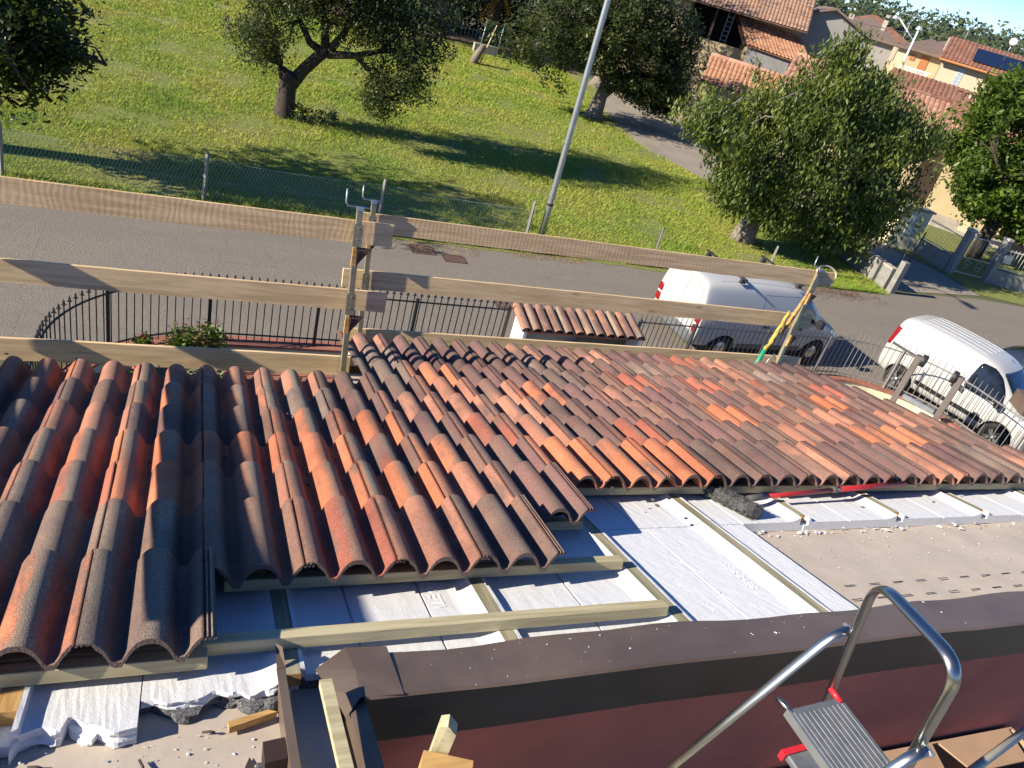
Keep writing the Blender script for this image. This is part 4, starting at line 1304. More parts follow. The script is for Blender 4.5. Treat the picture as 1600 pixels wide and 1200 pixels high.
def strip_patch(name, bvh, line, w, kind, mat, parent, off=.004, side=1, depth=None):
    """thin trim following the body along a 2-D line"""
    pts = []
    for (a0, b0), (a1, b1) in zip(line[:-1], line[1:]):
        k = max(1, int(math.hypot(a1 - a0, b1 - b0) / .06))
        for j in range(k): pts.append(Vector((a0 + (a1 - a0) * j / k, b0 + (b1 - b0) * j / k)))
    pts.append(Vector(line[-1]))
    mb = MB(); P = []
    for i, p in enumerate(pts):
        d = (pts[min(i + 1, len(pts) - 1)] - pts[max(i - 1, 0)]).normalized(); nn = Vector((-d.y, d.x)) * w / 2
        row = []
        for q, dp in ((p - nn, -.01), (p - nn, off), (p + nn, off), (p + nn, -.01)):
            if kind == 'side': o_, dd = Vector((q.x, 3 * side, q.y)), Vector((0, -side, 0))
            elif kind == 'end': o_, dd = Vector((4 * side, q.x, q.y)), Vector((-side, 0, 0))
            else: o_, dd = Vector((q.x, q.y, 4)), Vector((0, 0, -1))
            h_ = bvh.ray_cast(o_, dd)
            if h_[0] is None: h_ = bvh.find_nearest(o_ + dd * 2.5)
            row.append(h_[0] - dd * dp)
        P.append(row)
    mb.grid(P)
    return mb.build(name, mat, parent)
def wheel(parent, x, y, r_, w, alloy, side):
    mb = MB(); a = (0, side, 0)
    mb.lathe([(r_ * .62, -w / 2), (r_ * .9, -w / 2), (r_ * .98, -w * .38), (r_, -w * .2), (r_, w * .2), (r_ * .98, w * .38), (r_ * .9, w / 2), (r_ * .66, w * .46), (r_ * .63, w * .3)], (x, y, r_), a, 32)
    tyre = mb.build('wheel', 'rubber', parent)
    rb = MB(); rr = r_ * .64
    rb.lathe([(rr, w * .42), (rr * .93, w * .44), (rr * .90, w * .22), (rr * .3, w * .1), (.001, w * .1)], (x, y, r_), a, 32, 1)
    if alloy:
        for k in range(10):
            ang = 2 * math.pi * k / 10 + (.16 if k % 2 else -.16)
            d = Vector((math.cos(ang), 0, math.sin(ang)))
            c = Vector((x, y + side * w * .36, r_))
            rb.bar(c + d * rr * .15, c + d * rr * .95, .028, .03, (0, side, 0), 0)
        rb.lathe([(.001, w * .47), (rr * .22, w * .46), (rr * .25, w * .3)], (x, y, r_), a, 16, 0)
    else:
        rb.lathe([(rr * .8, w * .25), (rr * .55, w * .36), (.001, w * .40)], (x, y, r_), a, 20, 0)
    rb.build('rim', ['alloy', 'black_plastic'], tyre)
    return tyre

def rack_van():
    t = thing('parked_van', 'white panel van with black roof bars, partly hidden by guard boards', 'van', (0, 0, 0))
    # x, zb, zbelt, zroof, wb, wbelt, wroof
    S = [(-2.20, .40, .98, 1.66, .80, .84, .66), (-2.195, .34, 1.0, 1.74, .84, .885, .70), (-2.15, .30, 1.01, 1.79, .845, .895, .72), (-1.7, .26, 1.02, 1.81, .84, .90, .73), (-1.0, .24, 1.02, 1.83, .85, .905, .74), (-.2, .24, 1.02, 1.82, .85, .905, .735),
         (.45, .24, 1.02, 1.78, .85, .905, .72), (.80, .24, 1.02, 1.66, .85, .90, .69), (1.12, .24, 1.00, 1.40, .85, .89, .67), (1.38, .24, .96, 1.13, .84, .88, .68), (1.62, .25, .90, 1.02, .83, .87, .64), (1.95, .26, .78, .92, .79, .82, .58), (2.12, .30, .66, .78, .70, .72, .52), (2.19, .36, .56, .64, .58, .60, .46)]
    b = car_body(S, (-1.38, 1.35), .315, .90, 'white_paint')
    b.parent = t
    v = bvh_of(b)
    for s_ in (1, -1):
        patch('side_window', v, [(.55, 1.06), (1.18, 1.05), (.98, 1.36), (.78, 1.55), (.58, 1.57)], 'side', 'glass', t, side=s_, rad=.06)
        strip_patch('bumper_strip', v, [(-.95, .38), (.90, .38)], .15, 'side', 'grey_plastic', t, .018, s_)
        strip_patch('door_rail', v, [(-1.95, 1.05), (-.75, 1.05)], .035, 'side', 'black_plastic', t, .012, s_)
        for ln in ([(.47, .42), (.47, 1.05), (.52, 1.62)], [(-.62, .45), (-.62, 1.60)], [(1.28, .7), (1.25, 1.02)], [(-.62, 1.62), (.47, 1.62)]):
            strip_patch('door_seam', v, ln, .010, 'side', 'seam', t, .001, s_)
        patch('door_handle', v, [(-.50, .90), (-.30, .90), (-.30, .95), (-.50, .95)], 'side', 'black_plastic', t, .02, .02, 2, s_)
        patch('door_handle', v, [(.52, .90), (.70, .90), (.70, .95), (.52, .95)], 'side', 'black_plastic', t, .02, .02, 2, s_)
        for zz in (.74, .97): patch('tail_lamp', v, [(s_ * .70, zz - .10), (s_ * .86, zz - .10), (s_ * .85, zz + .085), (s_ * .70, zz + .085)], 'end', 'lampred', t, .022, .05, 4, -1)
        patch('reflector', v, [(s_ * .72, .835), (s_ * .84, .835), (s_ * .84, .875), (s_ * .72, .875)], 'end', 'lampwhite', t, .024, .01, 2, -1)
        mb = MB(); mb.box((1.08, s_ * .98, 1.10), (.14, .18, .20), None, 0, None, .03); mb.bar((1.1, s_ * .86, 1.06), (1.09, s_ * .93, 1.08), .05, .05); mb.build('mirror', 'black_plastic', t)
        patch('head_lamp', v, [(1.72, .72), (2.08, .66), (2.10, .78), (1.74, .90)], 'side', 'lampwhite', t, .008, .05, 4, s_)
        for x in (-1.38, 1.35): wheel(t, x, s_ * .80, .315, .20, False, s_)
    patch('windscreen', v, [(-.60, 1.10), (.60, 1.10), (.55, 1.62), (-.55, 1.62)], 'end', 'glass', t, .006, .06, 8, 1)
    patch('rear_bumper', v, [(-.80, .36), (.80, .36), (.80, .62), (-.80, .62)], 'end', 'grey_plastic', t, .035, .06, 5, -1, .05)
    strip_patch('rear_door_seam', v, [(-.05, .66), (-.05, 1.70)], .010, 'end', 'seam', t, .001, -1)
    for yy in (-.62, .58): strip_patch('rear_panel_crease', v, [(yy, .72), (yy, 1.55), (yy * .55, 1.66)], .010, 'end', 'seam', t, .001, -1)
    patch('number_plate', v, [(.14, .70), (.58, .70), (.58, .80), (.14, .80)], 'end', 'white_enamel', t, .012, .01, 2, -1)
    mb = MB(); h_ = -2.205
    for zz in (.90, .945):
        mb.prism([(h_, -.30, zz), (h_, -.25, zz + .05), (h_, -.20, zz), (h_, -.20, zz + .02), (h_, -.25, zz + .07), (h_, -.30, zz + .02)], (.012, 0, 0))
    mb.build('chevron_badge', 'galv', t)
    strip_patch('roof_seam', v, [(-1.8, -.56), (.3, -.56)], .012, 'top', 'seam', t, .001)
    strip_patch('roof_seam', v, [(-1.8, .56), (.3, .56)], .012, 'top', 'seam', t, .001)
    for x in (-1.35, .25):
        mb = MB(); mb.box((x, 0, 1.93), (.065, 1.56, .035), None, 0, None, .008); bar = mb.build('roof_bar', 'black_plastic', t)
        for s_ in (1, -1):
            f_ = MB(); f_.box((x, s_ * .66, 1.87), (.14, .08, .10), None, 0, (.6, .8)); f_.build('bar_foot', 'black_plastic', bar)
    return t
tv = rack_van(); tv.location = (12.08, 13.22, 0); tv.rotation_euler = (0, 0, math.radians(3))
tv.scale = (1.0, 1.0, 1.0)

def small_van():
    t = thing('parked_van', 'small white van with alloy wheels, behind the curved fence', 'van', (0, 0, 0))
    S = [(-1.95, .42, .92, 1.44, .70, .74, .56), (-1.94, .36, .96, 1.56, .75, .80, .60), (-1.87, .30, .99, 1.66, .78, .83, .64), (-1.5, .26, 1.00, 1.74, .79, .85, .70), (-.9, .24, 1.0, 1.76, .80, .855, .715), (-.2, .24, 1.0, 1.75, .80, .855, .71),
         (.35, .24, 1.0, 1.71, .80, .855, .69), (.62, .24, 1.0, 1.60, .80, .845, .62), (.98, .24, .99, 1.33, .80, .84, .60), (1.25, .24, .97, 1.09, .79, .83, .62), (1.5, .25, .90, 1.00, .78, .81, .58), (1.78, .27, .78, .88, .74, .76, .52), (1.92, .32, .64, .74, .64, .66, .46), (1.98, .38, .54, .62, .52, .54, .42)]
    b = car_body(S, (-1.28, 1.22), .325, .84, 'white_paint', 1.14)
    b.parent = t
    v = bvh_of(b)
    for s_ in (1, -1):
        patch('side_window', v, [(.10, .99), (1.04, .99), (.90, 1.26), (.68, 1.48), (.45, 1.60), (.16, 1.60)], 'side', 'glass', t, side=s_, rad=.08)
        strip_patch('side_strip', v, [(-.86, .52), (-.05, .52)], .10, 'side', 'black_plastic', t, .016, s_)
        strip_patch('side_strip', v, [(.02, .52), (.86, .52)], .10, 'side', 'black_plastic', t, .016, s_)
        strip_patch('door_rail', v, [(-1.80, 1.04), (-1.08, 1.04)], .05, 'side', 'black_plastic', t, .018, s_)
        for ln in ([(.03, .40), (.03, 1.0), (.06, 1.60), (.5, 1.60), (.95, 1.20), (1.08, .95), (1.06, .72), (.9, .42)], [(-.92, .62), (-.92, 1.58)]):
            strip_patch('door_seam', v, ln, .009, 'side', 'seam', t, .001, s_)
        patch('door_handle', v, [(-.12, .86), (-.02, .84), (-.02, .95), (-.12, .97)], 'side', 'black_plastic', t, .02, .02, 2, s_)
        patch('door_handle', v, [(.08, .86), (.18, .84), (.18, .95), (.08, .97)], 'side', 'black_plastic', t, .02, .02, 2, s_)
        patch('tail_lamp', v, [(-1.93, .98), (-1.85, .98), (-1.80, 1.40), (-1.88, 1.40)], 'side', 'lampred', t, .015, .02, 3, s_)
        patch('tail_lamp', v, [(s_ * .60, .98), (s_ * .75, .98), (s_ * .68, 1.40), (s_ * .57, 1.40)], 'end', 'lampred', t, .018, .03, 3, -1)
        mb = MB(); mb.box((.98, s_ * .97, 1.06), (.15, .20, .17), None, 0, None, .04); mb.bar((1.0, s_ * .80, 1.02), (.99, s_ * .90, 1.04), .05, .05); mb.build('mirror', 'black_plastic', t)
        patch('head_lamp', v, [(1.45, .84), (1.80, .70), (1.84, .80), (1.52, .94)], 'side', 'lampwhite', t, .008, .04, 4, s_)
        for x in (-1.28, 1.22): wheel(t, x, s_ * .755, .325, .19, True, s_)
    patch('windscreen', v, [(-.58, 1.08), (.58, 1.08), (.50, 1.56), (-.50, 1.56)], 'end', 'glass', t, .006, .06, 8, 1)
    patch('rear_bumper', v, [(-.72, .36), (.72, .36), (.72, .66), (-.72, .66)], 'end', 'grey_plastic', t, .03, .06, 5, -1, .05)
    patch('front_bumper', v, [(-.60, .36), (.60, .36), (.60, .52), (-.60, .52)], 'end', 'grey_plastic', t, .03, .06, 5, 1, .05)
    for yy in (-.42, -.21, 0, .21, .42): strip_patch('roof_rib', v, [(-1.55, yy), (.10, yy)], .018, 'top', 'white_paint', t, .006)
    mb = MB(); mb.tube([(.45, .15, 1.69), (.43, .15, 1.72)], .012, 6); mb.build('aerial_base', 'black_plastic', t)
    return t
sv = small_van()
hd = math.atan2(9.09 - 11.39, 16.03 - 15.30)
sv.rotation_euler = (0, 0, hd)
# near side is the van's right (-y when heading this way): wheel centre line offset back from the tyre contacts
ux, uy = math.cos(hd), math.sin(hd)
sv.scale = (.94, 1.0, 1.0)                          # short wheelbase
sv.location = (15.67 - uy * .78 - ux * .04, 10.24 + ux * .78 - uy * .04, 0)

def dark_car():
    t = thing('parked_car', 'dark blue car just visible beyond the front of the right white van', 'car', (0, 0, 0))
    S = [(-2.0, .45, .75, .88, .62, .68, .55), (-1.95, .32, .85, 1.05, .74, .80, .60), (-1.5, .26, .90, 1.32, .80, .86, .60), (-.8, .24, .92, 1.45, .82, .87, .60), (0, .24, .92, 1.46, .82, .87, .60), (.5, .24, .92, 1.36, .82, .87, .60), (1.0, .24, .90, 1.05, .82, .86, .66), (1.5, .25, .82, .92, .79, .83, .60), (1.9, .30, .66, .76, .66, .70, .5), (1.98, .38, .55, .62, .5, .55, .42)]
    b = car_body(S, (-1.28, 1.25), .31, .87, 'darkcar'); b.parent = t
    v = bvh_of(b)
    for s_ in (1, -1):
        patch('side_window', v, [(-1.2, .98), (.75, .96), (.35, 1.30), (-.9, 1.34)], 'side', 'glass', t, side=s_, rad=.08)
        for x in (-1.28, 1.25): wheel(t, x, s_ * .77, .31, .19, True, s_)
        patch('tail_lamp', v, [(s_ * .5, .78), (s_ * .74, .78), (s_ * .72, .92), (s_ * .5, .92)], 'end', 'lampred', t, .015, .03, 3, -1)
    patch('rear_window', v, [(-.5, 1.02), (.5, 1.02), (.46, 1.30), (-.46, 1.30)], 'end', 'glass', t, .006, .06, 6, -1)
    patch('windscreen', v, [(-.55, 1.02), (.55, 1.02), (.5, 1.34), (-.5, 1.34)], 'end', 'glass', t, .006, .06, 6, 1)
    return t
dc = dark_car(); dc.location = (19.9, 10.3, 0); dc.rotation_euler = (0, 0, hd + .05)
# ------------------------------------------------------------------ trees
def tree(name, label, base, trunk, limbs, clumps, n_leaf, leaf, leafmat, barkmat, seed, droop=.2, spread=.35, asp=.45, group=None, twigs=60, per=10, extra=None):
    """trunk: [(dx,dy,z,r)...]; limbs: lists of the same; clumps: (dx,dy,z,rx,ry,rz,weight) ellipsoids filled unevenly"""
    r = random.Random(seed); b = Vector(base)
    t = thing(name, label, 'tree', base, group)
    mb = MB()
    def limb(pts, n=9):
        mb.tube([b + Vector(p[:3]) for p in pts], [p[3] for p in pts], n)
    limb(trunk, 12)
    for l in limbs: limb(l, 7)
    tot = sum(c[6] for c in clumps)
    tips = [Vector(l[-1][:3]) for l in limbs] + [Vector(trunk[-1][:3])]
    nodes = [Vector(p[:3]) for l in limbs for p in l[1:]] + [Vector(trunk[-1][:3])]
    q = []; centers = []
    ncl = n_leaf // per
    for c in clumps:
        k = int(ncl * c[6] / tot)
        holes = [Vector((r.uniform(-1, 1), r.uniform(-1, 1), r.uniform(-1, 1))) for _ in range(9)]
        cnt = 0; tries = 0
        while cnt < k and tries < k * 6:
            tries += 1
            d = Vector((r.gauss(0, 1), r.gauss(0, 1), r.gauss(0, 1))).normalized()
            rad = r.random() ** .42
            p = d * rad
            if rad < .45 and r.random() < .5: continue
            if any((p - h).length < .42 for h in holes) and r.random() < .92: continue
            rad2 = 1 + .30 * math.sin(d.x * 5 + seed) * math.sin(d.y * 4 + 2) + .18 * math.sin(d.z * 7 + d.x * 6)
            centers.append(Vector((c[0] + p.x * c[3] * rad2, c[1] + p.y * c[4] * rad2, c[2] + p.z * c[5] * rad2))); cnt += 1
    for c in r.sample(centers, min(twigs, len(centers))):
        nd = min(nodes, key=lambda n_: (n_ - c).length)
        mid = nd * .5 + c * .5 + Vector((r.uniform(-.15, .15), r.uniform(-.15, .15), r.uniform(0, .25)))
        mb.tube([b + nd, b + mid, b + c], [.03 + .006 * (nd - c).length, .018, .006], 5)
    mb.build('trunk', barkmat, t)
    for c in centers:
        ax_ = Vector((r.uniform(-1, 1), r.uniform(-1, 1), r.uniform(-.6, .5) - droop)).normalized()
        n_ = max(3, int(per * r.uniform(.6, 1.4)))
        for _ in range(n_):
            p = c + ax_ * r.uniform(-.5, .5) * spread * 1.6 + Vector((r.gauss(0, 1), r.gauss(0, 1), r.gauss(0, 1))) * spread * .36
            if p.z + b.z < .12: continue
            d = (ax_ * .5 + Vector((r.uniform(-1, 1), r.uniform(-1, 1), r.uniform(-.8, .5) - droop))).normalized()
            s_ = d.cross(Vector((r.uniform(-.7, .7), r.uniform(-.7, .7), 1))).normalized()
            L = leaf * r.uniform(.6, 1.3)
            nn = d.cross(s_) * (L * .12)
            p = p + b
            q.append((p - d * L * .5, p + s_ * L * asp * .5 + nn, p + d * L * .5, p - s_ * L * asp * .5 + nn))
    leaf_mesh('crown', q, leafmat, t)
    return t
# plum with a cut, leaning trunk
tree('plum_tree', 'old leaning fruit tree with a thick sawn off trunk in the middle of the lawn', (2.5, 26.3, 0),
     [(0, 0, -.1, .40), (-.02, 0, .1, .32), (.0, 0, .75, .275), (.02, 0, 1.15, .275), (.08, -.02, 1.36, .29)],
     [[(.14, 0, 1.05, .22), (.45, -.05, 1.55, .19), (.85, -.1, 2.05, .18), (1.05, -.1, 2.25, .19)],
      [(-.12, .0, 1.2, .17), (-.20, .0, 1.42, .17), (-.22, .0, 1.50, .10)],
      [(1.0, -.1, 2.15, .15), (.55, .1, 2.35, .11), (.2, .2, 2.9, .08), (-.3, .2, 3.5, .05)],
      [(1.0, -.1, 2.2, .16), (.95, 0, 2.9, .11), (.75, .1, 3.6, .07), (.6, .2, 4.3, .04)],
      [(1.1, -.1, 2.2, .15), (1.5, -.3, 2.9, .10), (1.7, -.4, 3.7, .06), (1.9, -.5, 4.4, .04)],
      [(1.1, -.15, 2.15, .14), (1.9, -.5, 2.35, .10), (2.7, -.9, 2.75, .07), (3.5, -1.3, 3.0, .04)],
      [(1.9, -.5, 2.35, .09), (2.5, -.9, 1.9, .06), (3.0, -1.2, 1.4, .03)],
      [(1.2, -.1, 2.3, .09), (1.7, .6, 3.0, .06), (2.2, 1.0, 3.5, .04)]],
     [(-.1, .1, 3.6, 1.5, 1.5, .9, 1.2), (-.95, .0, 2.3, 1.05, 1.0, .9, 1.0), (-.4, .2, 4.8, 1.6, 1.5, .9, .8), (1.2, .2, 5.0, 1.7, 1.7, 1.0, 1.0), (1.1, -.5, 3.5, 1.3, .9, .75, .7), (1.8, -.2, 6.4, 1.8, 1.7, 1.0, .8), (3.0, -1.2, 3.9, 1.6, 1.6, 1.2, 1.5), (3.1, -1.4, 2.3, 1.15, 1.1, .95, 1.0), (2.6, -1.6, 1.45, .7, .6, .65, .45), (4.1, -.5, 3.6, .8, 1.0, .9, .5), (2.6, .6, 5.2, 1.5, 1.3, .8, .7), (1.0, -1.4, 4.6, 1.6, 1.2, .8, .9), (2.2, -1.2, 3.4, 1.2, 1.0, .8, .7)],
     44000, .125, 'leaf_plum', 'bark', 11, .15, .30, .46, twigs=260)
# tufts of weeds at its foot
q = []; r = random.Random(5)
leaf_cloud(q, [Vector((2.5 + r.uniform(.1, 1.6), 26.2 + r.uniform(-.5, .3), r.uniform(.05, .45))) for _ in range(90)], 9, .06, .11, r)
tag(leaf_mesh('weeds', q, 'leaf_apple'), 'clump of weeds at the foot of the leaning fruit tree', 'weeds')
# oak at the upper left, its trunk outside the picture
tree('oak_tree', 'dark tree at the upper left with low ragged branches over the lawn', (-5.2, 19.7, 0),
     [(0, 0, -.1, .34), (.1, 0, 1.6, .28), (.2, 0, 3.2, .24)],
     [[(.1, 0, 1.9, .14), (.9, -.1, 2.5, .09), (1.8, -.2, 2.6, .06), (3.3, -.4, 2.3, .02)], [(.2, 0, 2.6, .14), (1.2, .2, 3.6, .09), (2.4, .2, 4.2, .05)], [(.2, 0, 3, .15), (-.8, .2, 4.2, .09), (-1.4, .2, 5, .05)], [(.2, 0, 3.2, .16), (.4, 0, 5, .08), (.5, .1, 6.2, .04)], [(.9, -.1, 2.5, .07), (1.6, -.9, 2.2, .04), (2.0, -1.2, 1.7, .02)]],
     [(.8, .2, 4.5, 2.0, 2.8, 1.6, 1.6), (1.7, .1, 3.3, 1.4, 2.2, 1.0, 1.3), (1.3, -.2, 2.4, 1.1, 1.5, .7, .8), (2.3, 0, 2.35, .8, 1.0, .7, .7), (1.4, -.2, 1.75, .9, .9, .7, .6), (-1.2, .3, 4.0, 1.4, 2.0, 1.4, .8), (.4, .2, 6.0, 1.6, 2.2, 1.0, .8)],
     17000, .165, 'leaf_oak', 'bark', 12, .1, .32, .6, twigs=120)
# apple tree by the lamp post
tree('apple_tree', 'dense round dark green tree behind the lamp post, bright leaf glints', (17.8, 35.6, 0),
     [(0, 0, -.1, .55), (.05, 0, .3, .38), (.1, 0, 1.0, .30), (.2, 0, 1.7, .28)],
     [[(.1, 0, 1.0, .22), (.7, -.1, 1.7, .18), (1.5, -.2, 2.6, .12)], [(.2, 0, 1.7, .2), (-.9, .1, 2.9, .12), (-2, .2, 3.8, .06)], [(.2, 0, 1.7, .2), (.4, .6, 3.2, .13), (.6, 1, 4.6, .06)], [(.7, -.1, 1.7, .14), (2.2, -.2, 2.4, .09), (3.6, -.3, 2.9, .05)]],
     [(-.6, 0, 3.8, 2.6, 2.5, 1.9, 2.0), (-3.3, 0, 2.7, 2.3, 2.0, 1.4, 1.4), (1.6, -.2, 3.0, 2.3, 2.2, 1.7, 1.5), (3.3, -.2, 2.9, 1.5, 1.7, 1.5, .9), (.2, .2, 5.6, 2.3, 2.2, 1.4, 1.2), (2.8, .2, 4.6, 1.7, 1.8, 1.4, .9), (-2.2, .4, 4.6, 1.9, 1.9, 1.2, .9), (1.2, -.8, 1.9, 1.5, 1.3, .6, .5), (2.8, -.2, 1.7, 1.7, 1.6, .9, .8), (3.6, .3, 1.2, .9, 1.2, .6, .4)],
     46000, .19, 'leaf_apple', 'bark_grey', 13, .05, .30, .5, twigs=60)
# large cherry on the corner of the lawn
tree('cherry_tree', 'large spreading cherry tree with long drooping leaves at the lawn corner, before the yellow house', (17.0, 20.6, 0),
     [(0, 0, -.1, .46), (.02, 0, .3, .37), (.15, 0, 1.0, .31), (.45, 0, 1.9, .27)],
     [[(.45, 0, 1.9, .18), (-.2, .1, 2.9, .13), (-1.4, .1, 3.6, .07), (-2.4, .1, 3.9, .03)], [(.45, 0, 1.9, .2), (.8, .1, 3.4, .13), (.6, .2, 5.0, .07), (.5, .2, 6.3, .03)], [(.45, 0, 1.9, .18), (1.9, -.1, 2.8, .12), (3.4, -.1, 3.5, .07), (4.8, -.1, 3.9, .03)], [(.45, 0, 1.9, .14), (1.4, -.6, 2.4, .09), (2.4, -1, 2.3, .05)], [(.8, .1, 3.4, .1), (2.0, .3, 4.9, .07), (3.0, .3, 5.9, .03)], [(-.2, .1, 2.9, .09), (-.9, -.5, 2.2, .05), (-1.2, -.7, 1.7, .03)]],
     [(-1.9, 0, 3.4, 1.4, 1.6, .95, 1.0), (-.9, -.4, 2.3, 1.5, 1.4, .9, 1.0), (-.2, 0, 4.3, 1.3, 1.6, .9, .9), (1.0, 0, 5.1, 1.2, 1.3, 1.1, .9), (1.6, -.4, 3.2, 2.0, 1.8, 1.4, 1.6), (3.7, -.1, 4.0, 1.7, 1.8, 1.1, 1.3), (2.6, .2, 5.0, 1.4, 1.6, .9, .9), (5.0, .2, 4.4, 1.0, 1.2, .7, .5), (3.6, -.7, 2.3, 1.6, 1.4, 1.1, 1.1), (-3.1, .1, 3.5, .8, .9, .5, .3), (1.0, .2, 6.2, .6, .7, .55, .25), (.4, -.9, 1.4, 1.5, .9, .75, .7), (2.4, -.8, 1.1, 1.5, 1.0, .9, .8), (-1.4, -.5, 1.6, .9, .8, .6, .4), (4.6, -.6, 1.4, .8, .8, .7, .3)],
     56000, .185, 'leaf_cherry', 'bark_grey', 14, .75, .34, .36, twigs=160, per=11)
# lime at the right edge
tree('lime_tree', 'bright green leafy tree at the right edge in the yellow house garden', (30.2, 22.4, 0),
     [(0, 0, -.1, .3), (0, 0, 1.4, .25), (.05, 0, 2.6, .2)],
     [[(.05, 0, 2.4, .14), (-1.2, -.2, 3.4, .09), (-2.4, -.3, 4.2, .04)], [(.05, 0, 2.6, .16), (.2, 0, 4.6, .1), (.2, 0, 6.0, .05)], [(.05, 0, 2.4, .12), (1.5, 0, 3.6, .08), (2.6, 0, 4.4, .04)]],
     [(.2, 0, 6.3, 1.8, 1.8, 1.2, 1.1), (-1.1, 1.0, 5.2, 1.6, 1.7, 1.4, 1.1), (-1.3, 1.1, 3.7, 1.5, 1.6, 1.2, 1.0), (-.6, .2, 2.4, 1.6, 1.4, .9, .8), (.9, -.6, 4.2, 2.0, 1.9, 1.7, 1.3), (.8, -.5, 2.3, 1.6, 1.5, 1.1, .8), (2.2, -.4, 5.0, 1.8, 1.8, 1.7, 1.0), (-1.5, 1.3, 6.2, .9, .9, .8, .3)],
     40000, .22, 'leaf_lime', 'bark', 15, .3, .36, .6, twigs=60)
# dark evergreens closing the far side of the lawn; one added to shade farmhouse
for i, (x, y, h, lab) in enumerate([(9.0, 53.5, 9, 'dark evergreen tree at the far end of the lawn, left one behind the fruit tree'), (13.2, 50.2, 10, 'dark conifer with a thick bare trunk standing at the far lawn edge'), (17.4, 53.0, 9.5, 'dark evergreen behind the dead palm leaves at the far lawn edge'), (22.2, 44.8, 10.5, 'dark evergreen added half hidden behind the round dense tree to shade the farmhouse'), (4.5, 56, 9, 'dark evergreen far behind the crown of the leaning fruit tree')]):
    tree('evergreen_tree', lab, (x, y, 0), [(0, 0, -.1, .75), (.0, 0, .5, .42), (0, 0, 2.5, .36), (0, 0, h * .8, .12)], [[(0, 0, 2.2, .12), (1.5, -.5, 2.6, .06)], [(0, 0, 2.6, .12), (-1.6, -.4, 3.0, .06)]],
         [(0, 0, h * .45, 2.6, 2.5, 2.2, 1.5), (0, 0, h * .75, 2.0, 2.0, 2.2, 1.0), (1.4, -.8, 2.9, 1.6, 1.5, 1.0, .6), (-1.4, -.8, 2.8, 1.6, 1.5, 1.0, .6)], 8000, .26, 'leaf_dark', 'bark_grey', 30 + i, .3, .45, .35, 'dark evergreens at the far lawn edge', twigs=14)
# things at the far end of the lawn
q = []; r = random.Random(41)
leaf_cloud(q, [Vector((r.uniform(1, 21), 54.5 + r.uniform(-.8, .8) + .1 * math.sin(i), r.uniform(.1, 3.4) * r.random() ** .3)) for i in range(1500)], 8, .25, .34, r)
tag(leaf_mesh('dark_hedge', q, 'leaf_dark'), 'dark overgrown hedge under the evergreens behind the far end of the lawn', 'hedge')
t = thing('palm_plant', 'palm with dead yellow leaves hanging at the far lawn edge', 'palm', (16.6, 50.0, 0))
mb = MB(); mb.tube([(16.6, 50, 0), (16.6, 50, 2.9)], [.16, .14], 8); mb.build('trunk', 'bark', t)
q = []; r = random.Random(3)
for k in range(16):
    a = r.uniform(0, 6.28); c0 = Vector((16.6, 50, 2.9))
    for j in range(14):
        p = c0 + Vector((math.cos(a), math.sin(a), 0)) * (.08 * j) + Vector((0, 0, .25 - .010 * j * j))
        s_ = Vector((-math.sin(a), math.cos(a), -.5)) * .22
        d = Vector((math.cos(a), math.sin(a), -.3)) * .05
        q.append((p - d, p + s_, p + d, p - s_))
leaf_mesh('dead_leaves', q, 'dry_leaf', t)
t = thing('old_stump', 'leaning weathered grey stump with a thin stake at the far end of the lawn', 'stump', (13.85, 43.7, 0))
mb = MB(); mb.tube([(13.8, 43.7, -.05), (13.95, 43.7, .45), (14.2, 43.7, 1.0)], [.24, .22, .16], 9); mb.build('stump', 'bark_grey', t)
mb = MB(); mb.tube([(14.2, 43.8, 0), (14.75, 43.9, 2.1)], .035, 6); mb.build('stake', 'board', t)
t = thing('mesh_screen', 'dark green mesh screen on two pale poles at the far lawn edge', 'screen', (16.0, 47.5, 0))
for x in (15.2, 16.3): 
    mb = MB(); mb.tube([(x, 47.5, 0), (x + .12, 47.5, 1.9)], .035, 6); mb.build('pole', 'galv', t)
mb = MB(); mb.span((15.25, 47.49, .55), (16.35, 47.51, 1.7)); mb.build('mesh', plain('green_net', (.02, .06, .04), .9), t)
mb = MB(); mb.span((14.9, 47.6, 0), (16.4, 47.9, .5)); mb.build('stone_base', 'stone', t)
t = thing('wire_fence', 'dark wire fence under the evergreens at the far lawn edge', 'wire fence', (10, 51.2, 0))
mb = MB()
for i in range(60): mb.tube([(3 + i * .25, 51.3, 0), (3 + i * .25, 51.3, 1.3)], .008, 3)
for z in (.1, .7, 1.3): mb.tube([(3, 51.3, z), (18, 51.3, z)], .012, 4)
mb.build('wires', 'meshgreen', t)
sheet('leaf_litter', wob([(2, 47.5), (8, 48.3), (12, 47.2), (16, 48.4), (22, 47.6)], 4, .3) + [(23, 62), (2, 62)], .03, plain('leaf_litter', (.13, .085, .055), .95, var=.4, scale=3, bmp=.5))
# far wood along the horizon
def far_wood():
    r = random.Random(17); q = []
    for i in range(210):
        az = math.radians(r.uniform(26, 60)); D = r.uniform(185, 270)
        h = r.uniform(11, 16) * D / 230; w = h * r.uniform(.35, .5)
        b = Vector((math.cos(az) * D, math.sin(az) * D, 0))
        for _ in range(260):
            d = Vector((r.gauss(0, 1), r.gauss(0, 1), r.gauss(0, 1))).normalized() * r.random() ** .35
            p = b + Vector((d.x * w, d.y * w, h * .55 + d.z * h * .45))
            dd = Vector((r.uniform(-1, 1), r.uniform(-1, 1), r.uniform(-1, 1))).normalized(); s_ = dd.orthogonal().normalized()
            L = r.uniform(.7, 1.4)
            q.append((p - dd * L * .5, p + s_ * L * .4, p + dd * L * .5, p - s_ * L * .4))
    return tag(leaf_mesh('far_wood', q, 'leaf_far'), 'distant wood along the skyline', 'wood', kind='stuff')
far_wood()
